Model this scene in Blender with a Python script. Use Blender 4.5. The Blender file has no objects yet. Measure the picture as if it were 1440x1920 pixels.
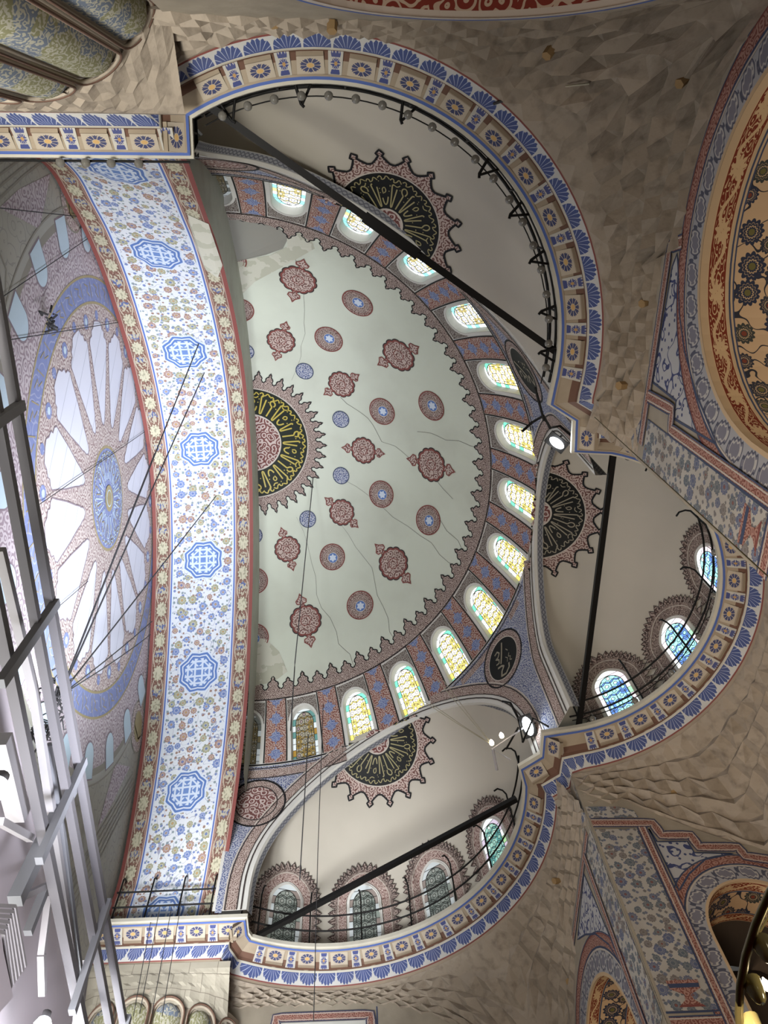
import bpy, bmesh, math, random
import numpy as np
from mathutils import Vector, Matrix
from mathutils.geometry import tessellate_polygon
random.seed(7)
PI=math.pi
ZO=30.97                      # heights below are measured from the semi-dome's rim, 30.97 m above the carpet
SC=bpy.context.scene
COL=SC.collection
# ------------------------------------------------------------------ camera
def rotvec(r):
    r=np.array(r);th=np.linalg.norm(r);k=r/th
    K=np.array([[0,-k[2],k[1]],[k[2],0,-k[0]],[-k[1],k[0],0]])
    return np.eye(3)+math.sin(th)*K+(1-math.cos(th))*K@K
cam=bpy.data.cameras.new('camera'); cam.lens=36*1500/1920; cam.sensor_width=36; cam.sensor_fit='AUTO'; cam.clip_start=.05; cam.clip_end=300
co=bpy.data.objects.new('camera',cam); COL.objects.link(co); SC.camera=co
Rm=rotvec([-0.3878,0.0510,-0.0030]); CAM=np.array([4.164,-10.894,-29.367])
M4=Matrix.Identity(4)
for i in range(3):
    M4[i][0]=Rm[i,0]; M4[i][1]=-Rm[i,1]; M4[i][2]=-Rm[i,2]; M4[i][3]=CAM[i]
M4[2][3]+=ZO
co.matrix_world=M4
# ------------------------------------------------------------------ light
SC.view_settings.view_transform='Standard'; SC.view_settings.look='None'; SC.view_settings.gamma=1
SC.view_settings.use_curve_mapping=False; SC.view_settings.exposure=0.0
W=bpy.data.worlds.new('world'); SC.world=W; W.use_nodes=True
W.node_tree.nodes['Background'].inputs[0].default_value=(.62,.60,.56,1); W.node_tree.nodes['Background'].inputs[1].default_value=.10
def light(name,kind,loc,energy,col=(1,1,1),size=1,aim=None,spread=None):
    l=bpy.data.lights.new(name,kind); l.energy=energy; l.color=col
    if kind=='AREA':
        l.shape='DISK'; l.size=size
        if spread: l.spread=spread
    elif kind=='POINT': l.shadow_soft_size=size
    o=bpy.data.objects.new(name,l); COL.objects.link(o); o.location=(loc[0],loc[1],loc[2]+ZO)
    if aim: o.rotation_euler=(Vector(aim)-Vector(loc)).to_track_quat('-Z','Y').to_euler()
    return o
light('chandelier_light','AREA',(-3.5,-1,-25),1350,(1,.98,.92),9,(1,0,2))
light('arch_fill_light','AREA',(-1.4,1.0,-14),560,(.84,.93,.97),2.0,(-2.6,.6,2),1.9)  # unseen light added to brighten the great arch
light('canvas_fill_light','AREA',(4.5,-1,-23),1120,(.88,.90,1),3.5,(-4,-1.5,-.5),.95)  # added only to lift the canvas brightness; no fixture stands here
light('side_fill_light','AREA',(-3,3,-24),600,(.95,.97,1),5,(1.6,12.6,-7),.75)  # extra unseen fill for the left part of the lower exedra
light('tower_fill_light','AREA',(1,-3,-27.5),150,(.95,.92,1),2,(-2,3,-19),1.2)  # fill added for the scaffold sheeting, without a real lamp
light('pier_fill_light','AREA',(-2,-8.5,-26),300,(1,.97,.90),3,(-1.2,-13,-10),.9)  # made-up fill that brightens the upper left pier
light('gallery_light','POINT',(14.0,-9.0,-18.2),230,(1,.90,.76),.5)
light('gallery_side_light','POINT',(14.4,7.2,-18.0),90,(1,.78,.54),.4)
light('side_gallery_light','POINT',(12.4,9.9,-18.4),70,(1,.78,.54),.4)
light('back_gallery_light','POINT',(6.2,-17,-17),160,(1,.8,.6),.4)
light('arcade_fill_light','AREA',(6,-6,-27),340,(1,.84,.68),4,(13,.5,-13),1.4)  # unseen warm fill added for the right-hand walls
# ------------------------------------------------------------------ node expressions
def S(h):
    h=h.lstrip('#'); c=[int(h[i:i+2],16)/255 for i in (0,2,4)]
    g=sum(c)/3; c=[x*.85+g*.15 for x in c]      # old, slightly faded paint
    return tuple([(x/12.92 if x<=.04045 else ((x+.055)/1.055)**2.4) for x in c]+[1.0])
T=None
def lk(inp,v):
    if isinstance(v,F): v=v.s
    if isinstance(v,bpy.types.NodeSocket): T.links.new(v,inp)
    else: inp.default_value=v
class F:
    def __init__(s,v): s.s=v
    def __add__(a,b): return m('ADD',a,b)
    __radd__=__add__
    def __sub__(a,b): return m('SUBTRACT',a,b)
    def __rsub__(a,b): return m('SUBTRACT',b,a)
    def __mul__(a,b): return m('MULTIPLY',a,b)
    __rmul__=__mul__
    def __truediv__(a,b): return m('DIVIDE',a,b)
    def __lt__(a,b): return m('LESS_THAN',a,b)
    def __gt__(a,b): return m('GREATER_THAN',a,b)
def m(op,a,b=None,c=None):
    n=T.nodes.new('ShaderNodeMath'); n.operation=op
    lk(n.inputs[0],a)
    if b is not None: lk(n.inputs[1],b)
    if c is not None: lk(n.inputs[2],c)
    return F(n.outputs[0])
ab=lambda a:m('ABSOLUTE',a)
fr=lambda a:m('FRACT',a)
fl=lambda a:m('FLOOR',a)
sn=lambda a:m('SINE',a)
cs=lambda a:m('COSINE',a)
mn=lambda a,b:m('MINIMUM',a,b)
mxx=lambda a,b:m('MAXIMUM',a,b)
md=lambda a,b:m('MODULO',a,b)
def hyp(x,y): return m('SQRT',x*x+y*y)
at2=lambda y,x:m('ARCTAN2',y,x)
def mix(f,a,b):
    n=T.nodes.new('ShaderNodeMix'); n.data_type='RGBA'
    lk(n.inputs[0],f); lk(n.inputs[6],a); lk(n.inputs[7],b)
    return n.outputs[2]
def vec(x,y,z=0.0):
    n=T.nodes.new('ShaderNodeCombineXYZ'); lk(n.inputs[0],x); lk(n.inputs[1],y); lk(n.inputs[2],z); return n.outputs[0]
def sep(v):
    n=T.nodes.new('ShaderNodeSeparateXYZ'); lk(n.inputs[0],v); return F(n.outputs[0]),F(n.outputs[1]),F(n.outputs[2])
def noise(v,scale,det=2.0,dim='3D'):
    n=T.nodes.new('ShaderNodeTexNoise'); n.noise_dimensions=dim; lk(n.inputs['Vector'],v); n.inputs['Scale'].default_value=scale; n.inputs['Detail'].default_value=det
    return F(n.outputs['Fac'])
def voro(v,scale,feat='F1',rnd=1.0):
    n=T.nodes.new('ShaderNodeTexVoronoi'); n.voronoi_dimensions='2D'; n.feature=feat
    lk(n.inputs['Vector'],v); n.inputs['Scale'].default_value=scale; n.inputs['Randomness'].default_value=rnd
    if feat=='DISTANCE_TO_EDGE': return F(n.outputs['Distance'])
    return F(n.outputs['Distance']),n.outputs['Color'],n.outputs['Position']
MATS={}
def mat(name,fn,rough=.85,metal=0,bump=None,spec=.25):
    global T
    M=bpy.data.materials.new(name); M.use_nodes=True; T=M.node_tree
    b=T.nodes['Principled BSDF']; b.inputs['Roughness'].default_value=rough; b.inputs['Metallic'].default_value=metal
    b.inputs['Specular IOR Level'].default_value=spec
    uvn=T.nodes.new('ShaderNodeUVMap'); uvn.uv_map='UV'; u,v,_=sep(uvn.outputs[0])
    tc=T.nodes.new('ShaderNodeTexCoord').outputs['Object']
    r=fn(u,v,uvn.outputs[0],tc)
    em=None
    if isinstance(r,dict): em=r.get('em'); st=r.get('st',1.0); r=r['c']
    lk(b.inputs['Base Color'],r)
    if em is not None:
        lk(b.inputs['Emission Color'],em); lk(b.inputs['Emission Strength'],st)
    if bump:
        bn=T.nodes.new('ShaderNodeBump'); bn.inputs['Strength'].default_value=bump[1]; bn.inputs['Distance'].default_value=bump[2]
        lk(bn.inputs['Height'],noise(tc,bump[0],4.0)); T.links.new(bn.outputs[0],b.inputs['Normal'])
    MATS[name]=M; return M
def flat(name,c,rough=.7,metal=0,**k): return mat(name,lambda u,v,uv,tc:S(c),rough,metal,**k)
def dirt(c,tc,scale=.7,amt=.22,dark='#6a6256'):
    n=noise(tc,scale,5.0); f=m('MULTIPLY',mxx(n-.45,0.0),amt*5)
    return mix(mn(f,.6),c,S(dark))
def plaster_fn(c,amt=.18,sc=.5): return lambda u,v,uv,tc:dirt(S(c),tc,sc,amt,'#8b8578')
mat('plaster',plaster_fn('#bfc4b3',.2,.35))
mat('plaster_exedra',plaster_fn('#b6afa0',.16,.3))
mat('plaster_white',plaster_fn('#c9c7bf',.1,1.0))
mat('plaster_green',plaster_fn('#a3a698',.35,.9))
mat('plaster_patch',plaster_fn('#85837a',.3,.8))
mat('plaster_damp',lambda u,v,uv,tc:mix(m('MULTIPLY',noise(tc,1.6,4.0)>.5,.55),S('#b9b7a6'),S('#9a9a84')))
def curls(u,v,uv,sc,w=.42):
    n=noise(uv,sc*1.1,1.0); d,c,p=voro(vec(u+n*.35/sc*1.0,v+n*.28/sc),sc)
    return fr(d*2.6+n*1.3+.25)<w
def fili(name,bg,fg,sc=5.0,w=.42,**k):
    mat(name,lambda u,v,uv,tc:dirt(mix(curls(u,v,uv,sc,w),S(bg),S(fg)),tc,1.1,.12),**k)
fili('filigree_red','#b5a096','#643c37',4.2,.38)
fili('filigree_red_fine','#aa978d','#563c38',6.5,.38)
fili('filigree_dark','#9d8c82','#4b3733',4.5)
fili('filigree_blue','#a2a5b0','#46527f',5.0,.38)
fili('filigree_grey','#9a9896','#54566a',4.0)
fili('filigree_border','#ad9a90','#64483f',6.0,.34)
fili('filigree_window','#8f877f','#5c5049',5.5)
fili('lattice_rose','#b4a29a','#6b3a37',3.4,.5)
flat('black_line','#17171a'); flat('dark_line','#3d3432'); flat('red_line','#7d403a'); flat('blue_line','#4660a8'); flat('gold','#958b5c',.5)
flat('gold_dim','#8d8570',.5); flat('gold_bright','#b09c3c',.4); flat('disc_black','#0c0e0d',.6); flat('disc_green','#151c12',.6); flat('navy','#39435f')
flat('crack','#74736a')
flat('cream_line','#b8ada0')
# painted bands ---------------------------------------------------------
def scroll_band(u,v,uv,tc):      # v 0..1 across the width, u in metres: olive leaf medallions tied with ribbons on red brown
    P=1.30; k=fl(u/P); x=(fr(u/P)-.5)*P; y=(v-.5)*.80
    a=at2(y,x); r=hyp(x,y)
    leaf=r<.33+.04*cs(a*11); lobe=r<.25+.03*cs(a*7+1.0)
    rib=ab(ab(y)-(.06+.27*ab(cs(u*PI/P))))<.03
    bl=(hyp(ab(x)-.65,y))
    small=bl<.28+.035*cs(at2(y,ab(x)-.65)*8)
    n=noise(uv,7.0,1.0)
    c=mix(curls(u,v*1.0,uv,4.5,.3),S('#6a453b'),S('#8f6f5f'))
    c=mix(rib,c,S('#a99d88')); c=mix(leaf,c,S('#b0aa90')); c=mix(m('MULTIPLY',leaf,r>.285+.035*cs(a*11)),c,S('#6e5446')); c=mix(m('MULTIPLY',lobe,n>.55),c,S('#8e8a72'))
    odd=md(k,2.0)<.5
    c2=mix(small,c,S('#a39b85')); c2=mix(m('MULTIPLY',small,n>.52),c2,mix(odd,S('#6c4b41'),S('#4e5a86')))
    e=ab(v-.5)>.46
    return dirt(mix(e,c2,S('#a08f80')),tc,.9,.14)
mat('scroll_band',scroll_band)
def flower(u,v,uv,sc,R,petals,cols,rnd=.8,off=(0,0)):
    d,c,p=voro(vec(u+off[0],v+off[1]),sc,'F1',rnd)
    px,py,_=sep(p); x=(u+off[0])-px; y=(v+off[1])-py; r=hyp(x,y); a=at2(y,x)
    cr,cg,cb=sep(c)
    Rr=R*(.62+.45*cg)
    sc_=ab(cs(a*(petals*.5)))*.22+.84; pet=m('MULTIPLY',r<Rr*sc_,m('SUBTRACT',1.0,m('MULTIPLY',m('MULTIPLY',r>Rr*.66*sc_,r<Rr*.72*sc_),.6))); core=r<Rr*.62; dot=r<Rr*.26
    col=mix(cr<.33,mix(cr<.62,S(cols[2]),S(cols[1])),S(cols[0]))
    ring=m('MULTIPLY',r>Rr*.40*sc_,r<Rr*.50*sc_)
    return pet,core,dot,ring,col,cb
def soffit(u,v,uv,tc):
    bg=S('#c3c8ce')
    n=noise(uv,1.8,1.0)
    st=m('MULTIPLY',ab(fr(n*7.0)-.5)<.045,1.0)
    c=mix(st,bg,S('#8f92a8'))
    pet,core,dot,ring,col,cb=flower(u,v,uv,5.2,.055,5,('#6273a6','#8a6a5c','#75858a'),1.0,(3.1,7.7))
    c=mix(pet,c,col)
    pet,core,dot,ring,col,cb=flower(u,v,uv,2.1,.17,9,('#5f76ad','#94705f','#8d8c66'),.75)
    c=mix(pet,c,mix(ring,col,S('#b9bcc0'))); c=mix(dot,c,mix(cb<.4,S('#a9885c'),S('#5a6ea6')))
    return dirt(c,tc,.6,.08)
mat('floral_soffit',soffit)
def oct_(u,v,uv,tc):
    x=u;y=v;r=hyp(x,y);a=at2(y,x)
    kn=mxx(ab(fr(x*3.4)-.5)<.13,ab(fr(y*3.4)-.5)<.13)
    kn2=mxx(ab(fr((x+y)*2.4)-.5)<.1,ab(fr((x-y)*2.4)-.5)<.1)
    c=mix(mxx(kn,m('MULTIPLY',kn2,r>.25)),S('#5b7ab4'),S('#b5c2d4'))
    return c
mat('octagon',oct_)
flat('octagon_blue','#4c6cab'); flat('octagon_pale','#b9c4d2')
def bigfloral(u,v,uv,tc):
    bg=S('#a9a399')
    pet,core,dot,ring,col,cb=flower(u,v,uv,6.5,.05,4,('#62687c','#6b6767','#5d6570'),1.0,(1.3,2.7))
    c=mix(pet,bg,col)
    pet,core,dot,ring,col,cb=flower(u,v,uv,3.1,.135,11,('#555e7c','#6f6763','#57616a'),.7)
    c=mix(pet,c,col); c=mix(ring,c,S('#8b8a88')); c=mix(m('MULTIPLY',dot,cb<.5),c,S('#7f4f48'))
    return dirt(c,tc,.9,.2)
mat('floral_panel',bigfloral)
def vine(u,v,uv,tc):
    n=noise(uv,1.5,1.5); n2=noise(vec(v+4,u),1.5,1.0)
    ln=mxx(ab(fr(n*4.2)-.5)<.055,ab(fr(n2*3.6)-.5)<.045)
    d,c,p=voro(uv,4.6); c0=mix(ln,S('#a9a8a8'),S('#3c446e')); return mix(m('MULTIPLY',d<.17,n2>.45),c0,S('#3f476d'))
mat('vine',vine)
def pinkscroll(u,v,uv,tc):
    return dirt(mix(curls(u,v,uv,7.0,.4),S('#a5796a'),S('#794238')),tc,1.2,.15)
mat('pink_scroll',pinkscroll)
def greyleaf(u,v,uv,tc):        # v 0..1 across
    x=(fr(u/.52+v*.35)-.5)*.52; y=(v-.45)*.55
    r=hyp(x,y*.85)+.02*sn(u*60.0)
    c=mix(r<.2,S('#9b9a9c'),S('#75737e')); c=mix(m('MULTIPLY',r>.14,r<.175),c,S('#b0aba4')); c=mix(m('MULTIPLY',r>.2,r<.235),c,S('#4d5060'))
    return c
mat('grey_leaf',greyleaf)
def guilloche(u,v,uv,tc):
    x=u/.40; y=v-.5
    w=.26*cs(x*PI*2)
    c=mix(mxx(ab(y-w)<.1,ab(y+w)<.1),S('#84858a'),S('#5b5d66'))
    return mix(ab(y)>.42,c,S('#9a988f'))
mat('guilloche',guilloche)
def leafband(u,v,uv,tc):        # v=0 upper edge; blue palmettes on white
    P=.56; x=(fr(u/P)-.5)*2; y=v
    env=(1.02-.22*x*x*1.0)
    fan=at2(x,y+.25); body=m('MULTIPLY',ab(x)<.93-.55*m('POWER',ab(y-.05),3.0),y<.96-.28*ab(x)-.07*cs(fan*22))
    ribs=m('MULTIPLY',ab(fr(fan*3.1+.5)-.5)<.07,y>.12)
    c=mix(body,S('#bab9b4'),S('#414f82')); c=mix(m('MULTIPLY',body,ribs),c,S('#a3adc4'))
    c=mix(y<.06,c,S('#c8c2b2'))
    return dirt(c,tc,1.0,.12)
mat('leaf_band',leafband)
def daisy(u,v,uv,tc):
    x=u-.5;y=v-.52;r=hyp(x,y);a=at2(y,x)
    pet=m('MULTIPLY',r<.37+.02*cs(a*24),ab(fr(a*10/(2*PI))-.5)<.41)
    c=mix(pet,S('#b1a490'),S('#3d4369')); c=mix(r<.13,c,S('#c29a5c')); c=mix(m('MULTIPLY',r>.12,r<.15),c,S('#ada08c'))
    return dirt(c,tc,1.2,.15)
mat('daisy_tile',daisy)
def tulip(u,v,uv,tc):
    x=u-.5;y=v
    r=hyp(x,(y-.47)*1.5);a=at2(y-.47,x)
    fl_=m('MULTIPLY',r<.33+.05*cs(a*8),ab(fr(a*8/(2*PI))-.5)<.4)
    top=m('MULTIPLY',y>.72,m('MULTIPLY',y<.96-.1*cs(x*30),ab(x)<.32-.3*ab(y-.85)))
    bot=m('MULTIPLY',y<.24,m('MULTIPLY',y>.05,ab(x)<.36-.5*ab(y-.1)))
    c=mix(mxx(mxx(fl_,top),bot),S('#b5b1a6'),S('#414a80')); c=mix(r<.12,c,S('#b48a50')); return dirt(c,tc,1.2,.12)
mat('tulip_tile',tulip)
mat('bracket_stone',lambda u,v,uv,tc:dirt(S('#a09079'),tc,1.5,.2,'#6b5a48'))
flat('cornice_shadow_brown','#6a4a3a'); flat('slit','#4a3c30')  # the cornice brown paints in the shadow behind the brackets
mat('cornice_white',lambda u,v,uv,tc:dirt(S('#bdb8a8'),tc,1.3,.15))
def winpanel(u,v,uv,tc):        # u 0..1 across, v metres down
    x=(u-.5); P=.78; y=(fr(v/P)-.5)*P
    dia=ab(x)*.95+ab(y)
    c=mix(curls(u,v,uv,5.0,.42),S('#aa9084'),S('#7a4034'))
    c=mix(dia<.30+.04*cs(y*40),c,mix(curls(u*1.0+3,v,uv,8.0,.45),S('#8f9ab4'),S('#41538f')))
    c=mix(ab(x)>.46,c,S('#a89c90'))
    return c
mat('window_panel',winpanel)
def stone(u,v,uv,tc):
    n=noise(tc,.9,5.0); n2=noise(tc,3.5,3.0)
    c=mix(n,S('#857868'),S('#aea08d')); return mix(mxx(n2-.5,0.0)*2.6,c,S('#6c6154'))
mat('muqarnas_stone',stone,bump=(5.0,.5,.05))
mat('muqarnas_star',lambda u,v,uv,tc:S('#94764c'))
mat('wall_stone',lambda u,v,uv,tc:dirt(mix(noise(tc,2.2,4.0),S('#8d8371'),S('#a79b87')),tc,.6,.35,'#6a6154'),bump=(3.0,.35,.04))
mat('masonry',lambda u,v,uv,tc:mix(mxx(fr(v/.55)<.04,fr(u/.9+.5*md(fl(v/.55),2.0))<.02),mix(noise(tc,1.6,4.0),S('#98917f'),S('#b3ab98')),S('#7c7466')))
mat('flute',lambda u,v,uv,tc:mix(fr(noise(vec(u*2.2,v*1.0),3.2,2.0)*5.0+v*2.2)<.42,mix(noise(tc,1.2,1.0)<.5,S('#8b8a62'),S('#6e7a8c')),S('#b3b09c')))
flat('flute_rim','#a99b88'); flat('flute_brown','#6c4f40')
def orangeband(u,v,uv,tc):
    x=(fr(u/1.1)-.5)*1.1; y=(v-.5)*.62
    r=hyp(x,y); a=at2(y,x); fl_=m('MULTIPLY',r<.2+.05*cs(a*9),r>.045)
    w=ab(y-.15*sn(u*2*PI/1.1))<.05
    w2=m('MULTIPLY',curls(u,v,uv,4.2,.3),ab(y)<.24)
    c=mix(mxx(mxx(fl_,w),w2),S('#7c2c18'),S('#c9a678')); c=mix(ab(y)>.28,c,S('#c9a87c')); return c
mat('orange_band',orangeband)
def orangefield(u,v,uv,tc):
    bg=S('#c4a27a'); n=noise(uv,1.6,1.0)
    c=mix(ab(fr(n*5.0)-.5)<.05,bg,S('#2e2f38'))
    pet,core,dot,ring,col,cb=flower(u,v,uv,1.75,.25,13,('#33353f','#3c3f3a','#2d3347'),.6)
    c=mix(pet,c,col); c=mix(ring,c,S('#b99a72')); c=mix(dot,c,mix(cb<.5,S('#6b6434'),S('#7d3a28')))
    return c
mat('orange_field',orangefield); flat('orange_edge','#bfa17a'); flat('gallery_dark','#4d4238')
mat('vault_red',lambda u,v,uv,tc:mix(curls(u,v,uv,2.6,.34),S('#7a2a1e'),S('#b09a84')))
# canvas print -----------------------------------------------------------
mat('canvas_grey',lambda u,v,uv,tc:dirt(mix(curls(u,v,uv,1.6,.14),S('#a9a79d'),S('#979690')),tc,.5,.3,'#8a877c'))
mat('canvas_white',lambda u,v,uv,tc:mix(fr((u*.8+v*.62)*1.15)<.035,dirt(S('#cfd2e2'),tc,.5,.05,'#a0a4b8'),S('#a9adbd')))
mat('canvas_fili',lambda u,v,uv,tc:mix(curls(u,v,uv,3.2,.42),S('#bfb5bb'),S('#978690')))
mat('canvas_fili_warm',lambda u,v,uv,tc:mix(curls(u,v,uv,3.6,.40),S('#c4b8b4'),S('#91797a')))
mat('canvas_blue',lambda u,v,uv,tc:mix(curls(u,v,uv,1.6,.16),S('#7a86b8'),S('#979ec2')))
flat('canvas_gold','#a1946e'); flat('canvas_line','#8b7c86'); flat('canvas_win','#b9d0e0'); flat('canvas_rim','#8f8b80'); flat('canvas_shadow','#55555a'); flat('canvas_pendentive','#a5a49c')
# metals, glass -----------------------------------------------------------
flat('iron','#161514',.55,.3); flat('steel','#6e6c70',.6,.1); flat('steel_pale','#8a8c92',.6,.1); flat('steel_white','#a8a5a8',.6,.0); flat('cable','#3a3a3c',.6); flat('brass','#6c6034',.35,.8)
flat('cable_pale','#a9a48f',.6); flat('pink_sheet','#cbc2ca',.8)
mat('bulb_glass',lambda u,v,uv,tc:S('#6d6a62'),.15,spec=.6)
mat('cup_glass',lambda u,v,uv,tc:S('#8d8048'),.15,spec=.8)
mat('lamp_on',lambda u,v,uv,tc:{'c':S('#ffffff'),'em':(.86,.93,1,1),'st':14.0})
mat('lamp_warm',lambda u,v,uv,tc:{'c':S('#fff4dd'),'em':(1,.86,.62,1),'st':9.0})
def glassA(tint):
    def f(u,v,uv,tc):       # u -1..1 across, v metres up from the sill
        W_=.56
        x=u*W_; e=W_-ab(x)
        H=2.05; top=mxx(v-(H-W_),0.0); rr=hyp(x,top); e=mn(e,m('SUBTRACT',m('ADD',W_,m('MULTIPLY',top<.001,9.0)),rr)); e=mn(e,v)
        inb=e<.15
        s=mxx(ab(fr(v/.26)-.5)>.44, ab(x)<-.1)
        lead_b=mxx(m('MULTIPLY',ab(fr(v/.24)-.5)>.46,1.0),ab(e-.15)<.012)
        Pz=.30; xa=(fr(x/Pz+.5)-.5)*Pz; ya=(fr(v/(Pz*1.732))-.5)*(Pz*1.732); xb=(fr(x/Pz)-.5)*Pz; yb=(fr(v/(Pz*1.732)+.5)-.5)*(Pz*1.732)
        ra=hyp(xa,ya); rb=hyp(xb,yb); rm=mn(ra,rb); w_=.011
        ring=mxx(mxx(ab(ra-Pz*.60)<w_,ab(rb-Pz*.60)<w_),mxx(ab(rm-Pz*.20)<w_,m('MULTIPLY',rm>Pz*.2,ab(fr(at2(ya,xa)*6/(2*PI))-.5)<.06)))
        hh=fr(sn(fl(x/Pz+.5)*7.1+fl(v/(Pz*1.732))*3.7)*91.7)
        colI=mix(rm<Pz*.20,mix(mxx(m('MULTIPLY',ra<Pz*.60,rb<Pz*.60),hh<.3),S(tint[3]),S(tint[1])),mix(hh<.5,S(tint[2]),S(tint[3])))
        kk=fl(v/.24); kc=fr(sn(kk*12.9+m('SIGN',x)*4.1)*43.7)
        colB=mix(kc<.26,mix(kc>.86,S('#e8f2f4'),S(tint[5])),S(tint[4]))
        col=mix(inb,colI,colB)
        lead=mxx(m('MULTIPLY',inb,lead_b),m('MULTIPLY',e>.15,ring)); lead=mxx(lead,ab(e-.15)<.014)
        col=mix(lead,col,S('#2a2b26'))
        return {'c':mix(.5,S('#202020'),col),'em':col,'st':tint[6]}
    return f
def uv_m(x,y): return vec(x,y)
mat('glass_warm',glassA((.45,'#e3cd62','#f0e6ec','#fdf8e2','#5cc0a4','#e6cf50',1.9)),.3)
mat('glass_cool',glassA((.25,'#c9b66a','#e9d4e4','#e8f4fa','#7fd0cc','#d8cc80',1.7)),.3)
mat('glass_dim',glassA((.4,'#a5883c','#a38a8e','#a7a089','#5f9a94','#b58a2c',.55)),.3)
mat('glass_off',glassA((.3,'#8f7c4e','#9a9088','#97917c','#80857e','#8c7c54',.18)),.3)
mat('glass_blue',glassA((.22,'#4f7fd0','#ffffff','#8fdcdc','#ecd0e0','#8fd0a0',1.9)),.3)
mat('glass_green',glassA((.3,'#4a9a98','#d8efe4','#8fc4b4','#c8b8d0','#9cd08c',1.1)),.3)
mat('glass_grey',glassA((.5,'#7d8a82','#b6bab0','#a0aaa0','#a8988f','#9aa79c',.26)),.3)  # weak emission stands in for light reflected off unlit panes
mat('carpet',lambda u,v,uv,tc:mix(fr(u/1.2)<.1,S('#7a2a22'),S('#4a2a3a')))
# ------------------------------------------------------------------ mesh helpers
def props(o,label=None,cat=None,group=None,kind=None):
    if label: o['label']=label
    if cat: o['category']=cat
    if group: o['group']=group
    if kind: o['kind']=kind
    return o
def rawmesh(name,V,Fs,mats,midx=None,UV=None,smooth=False):
    V=np.asarray(V,float).copy(); V[:,2]+=ZO
    me=bpy.data.meshes.new(name); c=(V.min(0)+V.max(0))/2
    me.from_pydata((V-c).tolist(),[],[tuple(int(i) for i in f) for f in Fs])
    for a in mats: me.materials.append(MATS[a])
    if midx is not None: me.polygons.foreach_set('material_index',np.asarray(midx,dtype=np.int32))
    if UV is not None:
        l=me.uv_layers.new(name='UV'); idx=np.zeros(len(me.loops),dtype=np.int32); me.loops.foreach_get('vertex_index',idx)
        l.data.foreach_set('uv',np.asarray(UV,float)[idx].astype(np.float32).ravel())
    if smooth: me.polygons.foreach_set('use_smooth',np.ones(len(me.polygons),dtype=bool))
    me.update(); return me,c
def mk(name,V,Fs,mats,midx=None,UV=None,smooth=False,parent=None,**pp):
    if isinstance(mats,str): mats=[mats]
    me,c=rawmesh(name,V,Fs,mats,midx,UV,smooth)
    o=bpy.data.objects.new(name,me); COL.objects.link(o)
    if parent is not None:
        o.parent=parent; o.location=Vector(c)-WL[parent.name]
    else: o.location=c
    WL[o.name]=Vector(c)
    return props(o,**pp)
WL={}
def empty(name,loc,**pp):
    o=bpy.data.objects.new(name,None); o.empty_display_size=.2; COL.objects.link(o); l=Vector((loc[0],loc[1],loc[2]+ZO)); o.location=l; WL[o.name]=l
    return props(o,**pp)
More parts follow.
